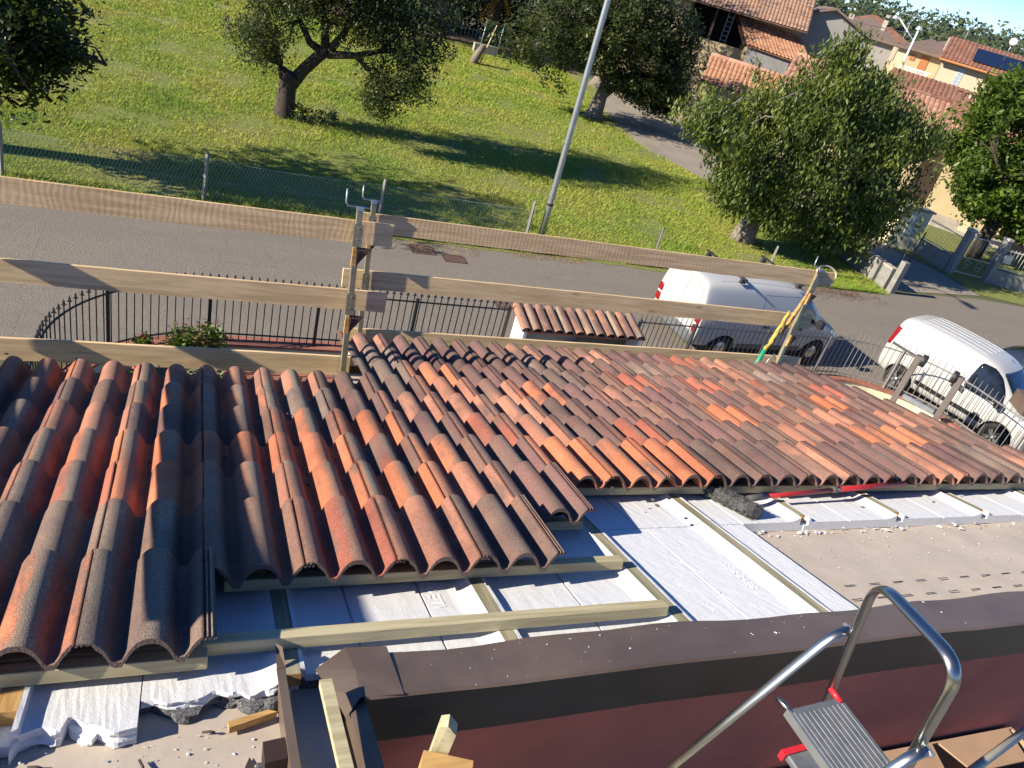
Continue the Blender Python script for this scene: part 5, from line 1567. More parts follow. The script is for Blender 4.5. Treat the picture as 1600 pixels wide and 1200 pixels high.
MAT['dull_brick'] = plain('dull_brick', (.23, .115, .085), .9, var=.25, scale=9)
# ------------------------------------------------------------------ buildings beyond the lawn
def roof_mat(name, cols, moss=.2):
    mt, nt, bs = newmat(name)
    v = coords(nt)
    vo = N(nt, 'ShaderNodeTexVoronoi', Scale=3.2); nt.links.new(v, vo.inputs['Vector'])
    c = ramp(nt, vo.outputs['Color'], [(.2, cols[0]), (.5, cols[1]), (.8, cols[2])])
    c = mixc(nt, ramp(nt, noise(nt, v, .9, 5, .65), [(.5, 0), (.75, moss)]), c, (.14, .115, .085))
    nt.links.new(c, bs.inputs['Base Color']); bs.inputs['Roughness'].default_value = .9
    return mt
MAT['old_tiles'] = roof_mat('old_roof_tiles', [(.28, .165, .105), (.36, .22, .145), (.22, .13, .09)], .45)
MAT['orange_tiles'] = roof_mat('orange_roof_tiles', [(.36, .175, .095), (.42, .225, .13), (.29, .14, .08)], .25)
MAT['pink_tiles'] = roof_mat('pink_roof_tiles', [(.33, .175, .115), (.40, .225, .155), (.26, .13, .09)], .35)
MAT['moss_tiles'] = roof_mat('mossy_red_tiles', [(.22, .095, .06), (.27, .125, .08), (.175, .08, .055)], .5)

def frame(az):
    a = math.radians(az)
    return Vector((math.cos(a), math.sin(a), 0)), Vector((-math.sin(a), math.cos(a), 0))   # along the wall, away from the street
def tiled_plane(mb, p00, p10, p01, pitch=.24, course=.38, amp=.045, th=.06):
    """corrugated tile field: p00 eave left, p10 eave right, p01 ridge left"""
    p00, p10, p01 = Vector(p00), Vector(p10), Vector(p01)
    U, V = p10 - p00, p01 - p00
    lu, lv = U.length, V.length; u, v = U.normalized(), V.normalized(); n = u.cross(v).normalized()
    if n.z < 0: n = -n
    nu = max(4, int(lu / pitch)) * 4; nv = max(2, int(lv / course))
    r = random.Random(int(lu * 100)); P = []
    for j in range(nv):
        dn = r.uniform(-.008, .008)
        for e in (0, 1):
            row = []
            for i in range(nu + 1):
                z = amp * abs(math.sin(math.pi * (i / 4))) ** .8
                row.append(p00 + u * (lu * i / nu) + v * (lv * (j + e) / nv) + n * (z + (.03 if e == 0 else 0) + dn))
            P.append(row)
    mb.grid(P)
    mb.add([p00 - n * th, p10 - n * th, p10 + V - n * th, p01 - n * th, p00, p10, p10 + V, p01], [(3, 2, 1, 0), (0, 1, 5, 4), (1, 2, 6, 5), (2, 3, 7, 6), (3, 0, 4, 7)])
def flat_plane(mb, p00, p10, p01, th=.12):
    p00, p10, p01 = Vector(p00), Vector(p10), Vector(p01); V = p01 - p00
    n = (p10 - p00).cross(V).normalized()
    if n.z < 0: n = -n
    mb.add([p00 - n * th, p10 - n * th, p10 + V - n * th, p01 - n * th, p00, p10, p10 + V, p01], [(3, 2, 1, 0), (4, 5, 6, 7), (0, 1, 5, 4), (1, 2, 6, 5), (2, 3, 7, 6), (3, 0, 4, 7)])
class Loc:
    def __init__(s, o, az): s.o = Vector(o); s.x, s.y = frame(az)
    def __call__(s, a, b, z): return s.o + s.x * a + s.y * b + Vector((0, 0, z - s.o.z))
    def bx(s, mb, a0, a1, b0, b1, z0, z1): mb.box(s((a0 + a1) / 2, (b0 + b1) / 2, (z0 + z1) / 2), (abs(a1 - a0), abs(b1 - b0), abs(z1 - z0)), (s.x, s.y, Vector((0, 0, 1))))
def gable_walls(mb, L, a0, a1, b0, b1, ze, zr):
    bm_ = (b0 + b1) / 2
    P = [(b0, 0), (b1, 0), (b1, ze), (bm_, zr), (b0, ze)]
    mb.prism([L(a0, b, z) for b, z in P], L(a1, 0, 0) - L(a0, 0, 0))

# yellow corner house with pinkish tiles, porch and chimney
L = Loc((33.3, 29.2, 0), -43)
t = thing('yellow_house', 'single storey yellow house with pinkish tiled roof, brick chimney and dark tall doorway', 'house', tuple(L.o))
mb = MB(); gable_walls(mb, L, -8.0, 9.0, 0, 6.0, 3.0, 4.6); mb.build('wall', 'yellow_wall', t)
mb = MB(); tiled_plane(mb, L(-8.5, -.7, 2.95), L(.95, -.7, 2.95), L(-8.5, 3.0, 4.88), .25); mb.build('roof', 'pink_tiles', t)
mb = MB(); tiled_plane(mb, L(1.35, -1.2, 2.90), L(9.5, -1.2, 2.90), L(1.35, 3.0, 5.0), .25); mb.build('roof', 'pink_tiles', t)
mb = MB(); flat_plane(mb, L(.95, -.9, 2.90), L(1.35, -.9, 2.90), L(.95, 3.0, 4.86)); mb.build('valley_gutter', 'flash_in', t)
mb = MB(); tiled_plane(mb, L(9.5, 6.8, 2.95), L(-8.5, 6.8, 2.95), L(9.5, 3.0, 4.88), .25); mb.build('roof', 'moss_tiles', t)
mb = MB(); mb.tube([L(-8.5, 3, 4.90), L(.95, 3, 4.90)], .12, 8); mb.build('ridge_cap', 'pink_tiles', t)
mb = MB(); L.bx(mb, -.35, .45, 1.9, 2.6, 3.9, 5.30); mb.build('chimney', 'dull_brick', t)
mb = MB()
for a in (-.27, .05, .37):
    for b in (1.98, 2.52): L.bx(mb, a - .07, a + .07, b - .07, b + .07, 5.301, 5.55)
L.bx(mb, -.42, .52, 1.83, 2.67, 5.551, 5.63); mb.build('chimney_cap', 'dull_brick', t)
mb = MB(); L.bx(mb, -.55, .42, -.04, .05, .02, 2.35); mb.build('door', 'wood_door', t)
mb = MB(); L.bx(mb, 1.5, 2.3, -.03, .02, .9, 2.1); w = mb.build('window', 'glass', t)
mb = MB()
for i in range(6): mb.tube([L(1.55 + i * .14, -.08, .9), L(1.55 + i * .14, -.08, 2.1)], .012, 4)
mb.build('window_bars', 'iron', w)
mb = MB(); L.bx(mb, .95, 1.08, -.02, .03, 1.35, 1.52); L.bx(mb, .6, .75, -.02, .03, .30, .42); mb.build('wall_lamp', 'black_plastic', t)
for a in (2.05, 5.2, 8.4):
    mb = MB(); L.bx(mb, a, a + .5, -2.6, -2.1, 0, 2.75); mb.build('porch_pillar', 'peach_wall', t)
mb = MB(); tiled_plane(mb, L(1.4, -3.1, 2.55), L(9.4, -3.1, 2.55), L(1.4, -1.0, 3.0), .25); mb.build('porch_roof', 'pink_tiles', t)
mb = MB(); L.bx(mb, -1.5, 9.2, -3.0, -.05, 0, .12); mb.build('porch_floor', 'stone', t)

# long low tiled shed behind the cherry tree
L = Loc((27.2, 36.6, 0), -35)
t = thing('tiled_shed', 'long low shed with an orange tiled roof seen through the cherry tree top', 'shed', tuple(L.o))
mb = MB(); gable_walls(mb, L, -2.6, 4.6, 0, 3.4, 2.55, 3.35); mb.build('wall', 'yellow_wall', t)
mb = MB(); tiled_plane(mb, L(-3.0, -.5, 2.45), L(5.0, -.5, 2.45), L(-3.0, 1.7, 3.62), .24); mb.build('roof', 'orange_tiles', t)
mb = MB(); tiled_plane(mb, L(5.0, 3.9, 2.45), L(-3.0, 3.9, 2.45), L(5.0, 1.7, 3.62), .24); mb.build('roof', 'orange_tiles', t)
mb = MB(); mb.tube([L(-3.0, 1.7, 3.66), L(5.0, 1.7, 3.66)], .12, 8); mb.build('ridge_cap', 'pink_tiles', t)

# farmhouse with an open loggia and a tiled canopy
L = Loc((29.68, 45.11, 0), -34)
t = thing('farmhouse', 'old farmhouse with dark open loggia under an overhanging tiled roof', 'farmhouse', tuple(L.o))
mb = MB()
L.bx(mb, -7, 1.4, .5, .8, 0, 3.9); L.bx(mb, 1.4, 4.4, 1.5, 1.8, 0, 6.2); L.bx(mb, -7, 4.4, 6.5, 6.8, 0, 6.5); L.bx(mb, -7, -2.6, .5, 6.5, 0, 6.1); L.bx(mb, 4.1, 4.4, 1.8, 6.5, 0, 6.2); L.bx(mb, -2.6, 4.1, 1.8, 6.5, 3.5, 3.7)
mb.build('wall', 'yellow_wall', t)
mb = MB(); L.bx(mb, -2.55, 1.3, 4.0, 4.1, 3.7, 6.3); mb.build('loggia_back', 'dark', t)  # near-black sheet, the shade inside the loggia put into its colour
mb = MB(); L.bx(mb, -1.0, -.85, .55, .7, 3.9, 6.0); mb.build('loggia_post', 'wood_door', t)
mb = MB(); L.bx(mb, 1.1, 1.35, .55, .8, 3.9, 6.0); mb.build('loggia_post', 'wood_door', t)
mb = MB()
for a in (-.25, .12): L.bx(mb, a, a + .05, 3.0, 3.05, 3.75, 5.6)
for k in range(6): L.bx(mb, -.2, .12, 3.01, 3.04, 3.95 + k * .28, 3.99 + k * .28)
mb.build('loggia_ladder', 'galv', t)
mb = MB(); tiled_plane(mb, L(-7.5, -.3, 5.72), L(4.6, -.3, 5.86), L(-7.5, 4.2, 7.9), .22, .4, .05); mb.build('roof', 'old_tiles', t)
mb = MB(); tiled_plane(mb, L(4.6, 8.2, 5.8), L(-7.5, 8.2, 5.72), L(4.6, 4.2, 8.04), .22, .4, .05); mb.build('roof', 'old_tiles', t)
mb = MB(); tiled_plane(mb, L(1.5, -1.5, 4.35), L(5.6, -1.5, 4.2), L(.35, 1.4, 5.62), .24, .30, .05); mb.build('canopy', 'orange_tiles', t)
mb = MB(); mb.bar(L(1.35, -1.5, 4.30), L(.25, 1.4, 5.58), .12, .16); mb.build('barge_board', 'wood_door', t)
mb = MB(); L.bx(mb, 1.6, 4.2, -1.3, -1.15, 0, 4.2); L.bx(mb, 1.6, 1.8, -1.1, 1.4, 0, 3.4); mb.build('lean_to_wall', 'grey_plaster', t)

# grey house with a blank gable
L = Loc((35.6, 45.6, 0), -34)
t = thing('grey_house', 'grey rendered house with a blank gable wall beside the farmhouse', 'house', tuple(L.o))
def gx(mb, a0, a1, b0, b1, ze, zr):
    am = (a0 + a1) / 2
    mb.prism([L(a, b0, z) for a, z in ((a0, 0), (a1, 0), (a1, ze), (am, zr), (a0, ze))], L(0, b1, 0) - L(0, b0, 0))
mb = MB(); gx(mb, -.9, 3.6, -.2, 9, 6.55, 7.42); mb.build('wall', 'grey_wall', t)
mb = MB(); flat_plane(mb, L(-1.4, -.6, 6.50), L(-1.4, 9.3, 6.50), L(1.35, -.6, 7.55)); mb.build('roof', 'brown_roof', t)
mb = MB(); flat_plane(mb, L(4.1, 9.3, 6.50), L(4.1, -.6, 6.50), L(1.35, 9.3, 7.55)); mb.build('roof', 'brown_roof', t)
mb = MB(); L.bx(mb, -1.0, -.88, 0, 9, 0, 6.5); mb.build('side_wall', 'yellow_wall', t)
mb = MB(); L.bx(mb, 2.6, 2.9, 3, 3.3, 6.6, 7.5); mb.build('chimney', 'stone', t)

def hip_house(label, o, az, Lx, W, ze, zr, wall, roof, over=.5, chim=(), name='house', group=None):
    L = Loc(o, az); t = thing(name, label, 'house', tuple(L.o), group)
    mb = MB(); L.bx(mb, 0, Lx, 0, W, 0, ze); mb.build('wall', wall, t)
    a0, a1, b0, b1 = -over, Lx + over, -over, W + over; h = min(Lx, W) / 2 + over
    e = [L(a0, b0, ze), L(a1, b0, ze), L(a1, b1, ze), L(a0, b1, ze)]
    r0, r1 = L(a0 + h * .9, (b0 + b1) / 2, zr), L(a1 - h * .9, (b0 + b1) / 2, zr)
    mb = MB(); mb.add(e + [r0, r1] + [p - Vector((0, 0, .15)) for p in e], [(0, 1, 5, 4), (1, 2, 5), (2, 3, 4, 5), (3, 0, 4), (9, 8, 7, 6), (0, 6, 7, 1), (1, 7, 8, 2), (2, 8, 9, 3), (3, 9, 6, 0)])
    mb.build('roof', roof, t)
    for a, b, h_ in chim:
        mb = MB(); L.bx(mb, a, a + .4, b, b + .4, ze, h_); c = mb.build('chimney', 'stone', t)
        mb = MB(); L.bx(mb, a - .06, a + .46, b - .06, b + .46, h_ + .002, h_ + .18); mb.build('cap', 'dark', c)
    return L, t
# yellow house with brown shutters
L, t = hip_house('pale yellow house with brown shutters and a hipped brown roof', (50.2, 51.5, 0), -46, 2.6, 8.5, 6.55, 7.5, 'yellow_wall', 'brown_roof', .6, ((2.3, 1.6, 8.0),), 'shuttered_house')
for a0, a1, z0, z1 in ((.35, .75, 5.75, 6.15), (1.15, 1.75, 5.1, 6.25)):
    mb = MB(); L.bx(mb, a0, a1, -.06, .02, z0, z1); mb.build('shutter', 'shutter', t)
mb = MB()
for i in range(9): L.bx(mb, .4 + i * .2, .5 + i * .2, -.9, -.82, 4.5, 5.2)
L.bx(mb, .3, 2.3, -.92, -.80, 5.2, 5.28); mb.build('balcony_rail', 'white_enamel', t)
mb = MB(); L.bx(mb, .2, 2.4, -.95, 0, 4.35, 4.5); mb.build('balcony_slab', 'white_plaster', t)
# peach house with solar panels
L = Loc((47.9, 45.6, 0), -47)
t = thing('peach_house', 'large peach coloured house with red tiled roof and a dark solar panel', 'house', tuple(L.o))
mb = MB(); gable_walls(mb, L, 0, 9, 0, 8, 6.45, 7.7); mb.build('wall', 'peach_wall', t)
mb = MB(); tiled_plane(mb, L(-.3, -.5, 6.50), L(9.5, -.5, 6.50), L(-.3, 4, 8.0), .28, .45, .05); mb.build('roof', 'moss_tiles', t)
mb = MB(); tiled_plane(mb, L(9.5, 8.5, 6.5), L(-.3, 8.5, 6.5), L(9.5, 4, 8.0), .28, .45, .05); mb.build('roof', 'moss_tiles', t)
mb = MB(); mb.tube([L(-.3, -.55, 6.45), L(9.5, -.55, 6.45)], .08, 8); mb.build('gutter', 'shutter', t)
mb = MB(); a, b_, c = L(1.7, .3, 6.93), L(5.3, .3, 6.93), L(1.7, 2.7, 7.73); flat_plane(mb, a, b_, c, .05); mb.build('solar_panel', 'solar', t)
mb = MB()
for i in range(2):
    for k in range(6): L.bx(mb, 1.15 + i * .24, 1.36 + i * .24, -.03, .02, 4.9 + k * .235, 5.11 + k * .235)
mb.build('glass_block_window', 'glass_block', t)
mb = MB(); mb.tube([L(4.9, .1, 6.6), L(4.9, -.3, 6.7), L(4.95, -.45, 6.3)], .05, 6); mb.build('vent_pipe', 'galv', t)
# row of far brown roofs
G_ = 'far houses with brown roofs'
hip_house('far dark brown roofed house left of the white street lamp', (57.5, 69.5, 0), -42, 6.0, 9, 6.3, 7.9, 'grey_wall', 'brown_roof', .6, ((4.2, 2, 8.1),), 'house', G_)
hip_house('far brown roofed house with a cream wall just behind the street lamp', (60.3, 63.0, 0), -46, 3.6, 7, 6.35, 7.3, 'peach_wall', 'brown_roof', .5, ((2.4, 1, 7.5),), 'house', G_)
hip_house('far brown roofed house above the yellow shuttered house', (58.5, 59.8, 0), -46, 6.5, 8, 6.6, 7.9, 'grey_wall', 'brown_roof', .6, (), 'house', G_)
hip_house('farthest reddish roof just right of the grey blank gable', (66.0, 80, 0), -40, 8, 9, 6.6, 8.4, 'peach_wall', 'moss_tiles', .6, ((5, 2, 8.8),), 'house', G_)
# mossy low roof behind the chimney
L = Loc((37.6, 38.9, 0), -46)
t = thing('low_outhouse', 'low building with mossy red tiles behind the brick chimney', 'outhouse', tuple(L.o))
mb = MB(); L.bx(mb, 0, 4.2, .3, 3.2, 0, 4.45); mb.build('wall', 'peach_wall', t)
mb = MB(); tiled_plane(mb, L(-.2, 0, 4.5), L(4.4, 0, 4.5), L(-.2, 2.6, 5.35), .26, .4, .05); mb.build('roof', 'moss_tiles', t)
# street lamp and aerials
t = thing('street_lamp', 'white twin headed street lamp rising among the far roofs', 'street lamp', (41.95, 42.9, 0))
mb = MB(); mb.tube([(41.95, 42.9, 0), (41.92, 42.92, 7.7)], [.09, .06], 8); mb.build('pole', 'white_enamel', t)
mb = MB(); mb.tube([(41.93, 42.91, 7.0), (41.0, 43.85, 7.95)], .04, 6); mb.build('arm', 'white_enamel', t)
mb = MB(); mb.box((40.85, 44.0, 8.0), (.5, .3, .16), None, 0, (.6, .6)); mb.box((41.92, 42.92, 7.78), (.3, .3, .2), None, 0, (.5, .5)); mb.build('lamp_head', 'white_enamel', t)
def aerial(x, y, z0, z1, label, big=True):
    t = thing('tv_aerial', label, 'aerial', (x, y, z0), 'television aerials on the far roofs')
    mb = MB(); mb.tube([(x, y, z0), (x, y, z1)], .025 if big else .02, 5); mb.build('mast', 'galv', t)
    mb = MB(); e = Vector((.7, -.7, 0)); c = Vector((x, y, z1 - .1)); s_ = 1 if big else .5
    mb.bar(c - e * .9 * s_, c + e * .7 * s_, .04, .04)
    for k in range(8): mb.tube([c + e * (k * .2 - .8) * s_ - Vector((0, 0, .22 * s_)), c + e * (k * .2 - .8) * s_ + Vector((0, 0, .22 * s_))], .008, 3)
    if big:
        for zz in (.35, .5): mb.tube([c + e * .1 + Vector((0, 0, zz)), c + e * 1.1 + Vector((0, 0, zz))], .012, 3)
    mb.build('yagi', 'galv', t)
aerial(44.2, 46.25, 5.5, 8.5, 'large television aerial on a pole beside the white street lamp')
aerial(62.0, 72.0, 7.5, 10.4, 'small aerial on the far dark brown roof', False)
aerial(61.0, 57.0, 7.4, 9.3, 'small aerial standing on the roof above the yellow shuttered house', False)
t = thing('satellite_dish', 'white satellite dish on a mast above the peach house roof', 'satellite dish', (50.9, 43.6, 7.4))
mb = MB(); mb.tube([(50.9, 43.6, 7.4), (50.9, 43.6, 8.7)], .025, 5); mb.build('mast', 'galv', t)
mb = MB(); mb.lathe([(.001, .06), (.18, .03), (.28, -.02), (.26, -.03), (.001, .03)], (50.85, 43.5, 8.65), (-.7, -.7, .3), 14); mb.build('dish', 'white_enamel', t)
# overhead cable
t = thing('overhead_cable', 'thin overhead cable from the grey house gable to the white street lamp', 'cable', (34.5, 46.5, 7.3))
mb = MB(); mb.tube([(33.2, 47.2, 7.6), (36, 45.5, 7.2), (39, 44, 7.15), (41.9, 42.9, 7.4)], .018, 4); mb.build('cable', 'galv', t)

# ------------------------------------------------------------------ entrance on the right: wall, pillar, gate
t = thing('drive_wall', 'low shaded concrete wall between the lawn corner and the gravel drive', 'low wall', (21.2, 20, 0))
mb = MB(); P = [(20.95, 17.75), (21.15, 20), (21.25, 22.6)]
for (x0, y0), (x1, y1) in zip(P[:-1], P[1:]): mb.bar((x0, y0, .30), (x1, y1, .30), .22, .75)
mb.build('wall', 'concrete', t)
mb = MB()
for (x0, y0), (x1, y1) in zip(P[:-1], P[1:]): mb.bar((x0, y0, .70), (x1, y1, .70), .26, .06)
mb.build('coping', 'stone', t)
mb = MB(); mb.box((20.98, 17.55, .5), (.22, .22, 1.15), None, 0, (.9, .9)); tag(mb.build('marker_post', 'concrete'), 'short concrete post at the road end of the drive wall', 'post')
t = thing('meter_pillar', 'pale yellow masonry pillar with a grey meter box by the gravel drive', 'pillar', (25.9, 22.4, 0))
mb = MB(); mb.box((25.95, 22.55, .78), (1.35, .5, 1.56), frame(-8) + (Vector((0, 0, 1)),)); mb.build('shaft', 'plaster', t)
mb = MB(); mb.box((25.95, 22.55, 1.60), (1.5, .66, .07), frame(-8) + (Vector((0, 0, 1)),)); mb.build('coping', 'concrete', t)
mb = MB(); mb.box((25.98, 22.28, .98), (.55, .04, .75), frame(-8) + (Vector((0, 0, 1)),)); mb.build('meter_box', 'palegreen', t)
t = thing('front_wall', 'low grey front wall with a light railing, left and right of the small gate', 'low wall', (26.5, 21, 0))
def fence_seg(a, b, z0, z1, n, topr=.02):
    mb.bar((a[0], a[1], z0), (b[0], b[1], z0), .03, .03); mb.bar((a[0], a[1], z1), (b[0], b[1], z1), .03, .03)
    for i in range(n):
        q = (i + .5) / n; x, y = a[0] + (b[0] - a[0]) * q, a[1] + (b[1] - a[1]) * q
        mb.tube([(x, y, z0 - .1), (x, y, z1 + .08)], .010, 4)
mb = MB(); mb.bar((26.55, 22.2, .25), (26.5, 20.4, .25), .22, .62); mb.bar((28.0, 19.75, .25), (31.5, 18.2, .25), .22, .62); mb.bar((31.5, 18.2, .25), (44, 12.5, .25), .22, .62)
mb.build('wall', 'concrete', t)
mb = MB(); fence_seg((26.55, 22.1), (26.5, 20.45), .65, 1.35, 15); fence_seg((28.05, 19.7), (31.5, 18.2), .65, 1.35, 26); fence_seg((31.5, 18.2), (44, 12.5), .65, 1.35, 90)
mb.build('railing', 'cream_tube', t)
for x, y, lab in ((26.48, 20.22, 'left concrete post of the small iron garden gate'), (27.92, 19.75, 'right concrete post of the small iron garden gate')):
    t = thing('garden_gate_post', lab, 'gate post', (x, y, 0))
    mb = MB(); mb.box((x, y, .85), (.24, .24, 1.7), None); mb.build('shaft', 'concrete', t)
    mb = MB(); mb.box((x, y, 1.74), (.30, .30, .07), None, 0, (.8, .8)); mb.build('cap', 'stone', t)
t = thing('garden_gate', 'small iron garden gate with scrollwork between two concrete posts', 'gate', (27.2, 20.0, 0))
mb = MB(); fence_seg((26.62, 20.18), (27.78, 19.8), .72, 1.5, 9)
mb.bar((26.62, 20.18, .12), (27.78, 19.8, .12), .04, .04); mb.bar((26.62, 20.18, .1), (26.62, 20.18, 1.55), .04, .04, (1, 0, 0)); mb.bar((27.78, 19.8, .1), (27.78, 19.8, 1.55), .04, .04, (1, 0, 0))
for cx in (.3, .7):
    for s_ in (1, -1): mb.tube([(26.62 + 1.16 * (cx + s_ * .016 * k * math.cos(k * .9)), 20.18 - .38 * (cx + s_ * .016 * k * math.cos(k * .9)), .42 + .025 * k * math.sin(k * .9)) for k in range(11)], .009, 4)
mb.build('gate_leaf', 'galv', t)
mb = MB(); mb.box((28.15, 19.55, 1.05), (.34, .16, .34), frame(-25) + (Vector((0, 0, 1)),), 0, None, .02); tag(mb.build('letter_box', 'galv'), 'grey metal letter box right of the garden gate', 'letter box')
t = thing('garden_bench_arch', 'small white wrought iron hoop ornament in the yellow house garden', 'ornament', (29.9, 22.4, 0))
mb = MB()
for k, rr in enumerate((.35, .22)):
    for cx in (0, .5): mb.tube([(29.9 + cx + rr * math.cos(a), 22.4, .75 + rr * math.sin(a)) for a in [math.pi * i / 10 for i in range(11)]], .015, 4)
for cx in (-.35, .85): mb.tube([(29.9 + cx, 22.4, 0), (29.9 + cx, 22.4, .75)], .015, 4)
mb.build('hoops', 'white_enamel', t)
# thin stakes by the drive
for i, (x, y, h) in enumerate(((22.3, 18.9, 1.3), (23.3, 19.4, 1.6))):
    mb = MB(); mb.tube([(x, y, 0), (x + .05, y, h)], .03, 6)
    tag(mb.build('stake', 'grey_iron' if i else 'bark_grey'), ['short pale stake in the shade beside the drive wall', 'thin dark stake on the drive right of a pale stake'][i], 'stake')
q = []; r = random.Random(6); leaf_cloud(q, [Vector((20.2 + r.uniform(-.9, .5), 21.3 + r.uniform(-.8, .8), r.uniform(.1, .9))) for _ in range(90)], 9, .09, .13, r)
tag(leaf_mesh('bush', q, 'leaf_apple'), 'low bush with pale leaves under the right side of the cherry tree', 'bush')
# ------------------------------------------------------------------ loose things on the roof and terrace
t = thing('broom', 'push broom lying on the foam, fuzzy grey head and dark red handle', 'broom', tuple(RP(17, .3, -.05)))
mb = MB(); r = random.Random(3); P = []
n = 26
for i in range(n + 1):
    u = 15.62 + (16.15 - 15.62) * i / n; tt = -.30 + (.60 + .30) * i / n
    row = []
    for k in range(15):
        a = 2 * math.pi * k / 14; rr = .036 * (1 + r.uniform(-.22, .25)) * (.6 if i in (0, n) else 1)
        row.append(RP(u, tt, -.052) + UD * (math.cos(a) * rr * 1.5) + ND * (math.sin(a) * rr))
    row[-1] = row[0]; P.append(row)
mb.grid(P); mb.add(P[0][:14], [tuple(range(14))]); mb.add(P[-1][:14], [tuple(range(14))])
for _ in range(900):
    i = r.random(); u = 15.62 + .53 * i; tt = -.30 + .9 * i; a = r.uniform(0, 6.28)
    c = RP(u, tt, -.052) + UD * (math.cos(a) * .048) + ND * (math.sin(a) * .032)
    d = UD * (math.cos(a) * .014) + ND * (math.sin(a) * .014) + TD * r.uniform(-.006, .006); w = TD * .0018
    mb.add([c - w, c + w, c + d], [(0, 1, 2)])
mb.build('bristles', 'brush', t)
mb = MB(); mb.tube([RP(17.3, .17, -.035), RP(20.6, .085, -.018)], .0125, 10); mb.tube([RP(20.55, .087, -.018), RP(24.25, -.015, 0.0)], .0155, 10); mb.build('handle', 'redpaint', t)
mb = MB(); mb.tube([RP(16.5, .195, -.042), RP(17.35, .168, -.034)], .017, 8); mb.build('socket', 'grey_iron', t)
mb = MB(); mb.tube([RP(20.4, .09, -.018), RP(20.75, .082, -.016)], .0175, 8); mb.build('socket', 'grey_iron', t)

def chunk(name, mat, pts, ext, label, cat):
    mb = MB(); mb.prism(pts, ext); return tag(mb.build(name, mat), label, cat)
chunk('wood_wedge', 'orange_wood', [RP(-.22, 3.40, NF + .012), RP(.45, 3.32, NF + .012), RP(.60, 3.36, NF + .014), RP(.1, 3.43, NF + .012), RP(-.2, 3.47, NF + .012)], ND * .018, 'split yellow wood wedge on the felt in front of the grey foam edge', 'wood scrap')
mb = MB(); mb.bar(RP(1.36, 3.42, -.02), RP(1.42, 4.6, -.045), .032, .022, ND)
tag(mb.build('wood_strip', 'batten'), 'pale wood strip lying in the black lined channel', 'wood strip')
chunk('wood_block', 'wood_door', [RP(.28, 3.76, NF + .01), RP(.63, 3.74, NF + .01), RP(.63, 3.95, NF + .01), RP(.28, 3.97, NF + .01)], ND * .05, 'dark broken wood block in a hole of the felt beside the channel', 'wood scrap')
def rubble():
    r = random.Random(12); mb = MB(); mb2 = MB()
    for i in range(120):
        c = RP(.12 + abs(r.gauss(0, .22)), 3.97 + r.gauss(0, .09), NF + .006 + r.random() * .008); s_ = r.uniform(.003, .011)
        (mb if r.random() < .5 else mb2).box(c, (s_ * 1.4, s_, s_ * .8), (UD, TD, ND))
    o = mb.build('broken_felt_bits', 'eps_grey'); tag(o, 'black broken bits round the hole in the felt beside the channel', 'rubble', kind='stuff')
    o = mb2.build('plaster_bits', 'stone'); tag(o, 'pale plaster grit round the hole in the felt beside the channel', 'grit', kind='stuff')
    mb3 = MB(); P = []
    pts = [RP(.10 + .16 * math.cos(a) * (1 + .3 * math.sin(a * 3)), 3.93 + .16 * math.sin(a) * (1 + .3 * math.cos(a * 4)), NF + .0085) for a in [i * .5236 for i in range(12)]]
    mb3.add(pts, [tuple(range(12))]); mb3.build('torn_hole', 'flash_in', house)
rubble()
mb = MB()
for (a, b) in (((-1.55, 3.62), (-1.48, 3.78)), ((-.9, 3.78), (-.5, 3.83)), ((-3.1, 3.55), (-2.9, 3.58)), ((-.62, 3.42), (-.42, 3.44)), ((-2.7, 3.2), (-2.4, 3.06))):
    mb.tube([RP(a[0], a[1], NF + .012), RP((a[0] + b[0]) / 2 + .03, (a[1] + b[1]) / 2, NF + .014), RP(b[0], b[1], NF + .012)], .0035, 5)
tag(mb.build('bark_splinters', 'bark'), 'small dark splinters scattered on the felt at the lower left', 'splinters', kind='stuff')

# step ladder on the terrace
XL = Vector((1.72, 1.0, 5.80)); XR = Vector((1.62, .70, 5.84))
t = thing('step_ladder', 'steel step ladder with a hoop handle and ribbed grey top step on the terrace', 'step ladder', (1.8, .85, 3.6))
def flat_tube(mb, pts, w, th, up):
    mb.tube(pts, w / 2, 14, 0, True, True, th / w, up)
def bend(pts, rad, n=6):
    out = [Vector(pts[0])]
    for a, p, b in zip(pts[:-2], pts[1:-1], pts[2:]):
        a, p, b = Vector(a), Vector(p), Vector(b)
        q0 = p + (a - p).normalized() * min(rad, (a - p).length * .49); q1 = p + (b - p).normalized() * min(rad, (b - p).length * .49)
        for k in range(n + 1):
            s_ = k / n; out.append(q0 * (1 - s_) ** 2 + p * 2 * s_ * (1 - s_) + q1 * s_ * s_)
    out.append(Vector(pts[-1])); return out
TL = Vector((1.715, 1.02, 5.785)); TR = Vector((1.625, .69, 5.86))
lean = Vector((.26, .0, -1.0)).normalized()
BL, BR = TL + lean * 2.15, TR + lean * 2.23
mb = MB(); flat_tube(mb, bend([BL, TL, TR, BR], .09, 8), .035, .020, (1, 0, 0)); mb.build('hoop_frame', 'chrome', t)
def leg(p0, d, side):
    mb = MB(); a = p0; b = p0 + Vector((-.055, 0, -.025)); c = b + d * 2.05
    flat_tube(mb, bend([a, b, c], .06, 6), .030, .017, (0, 1, 0)); return mb.build('rear_leg', 'chrome', t)
dl = Vector((-.62, 0, -1.12)).normalized()
pl = TL + lean * .24 + Vector((0, .022, 0)); pr = TR + lean * .30 + Vector((0, -.022, 0))
leg(pl, dl, 1); leg(pr, dl, -1)
for p in (pl, pr):
    mb = MB(); mb.lathe([(.0005, -.02), (.008, -.018), (.008, .02), (.0005, .022)], p, (0, 1, 0), 8); mb.build('pivot_bolt', 'galv', t)
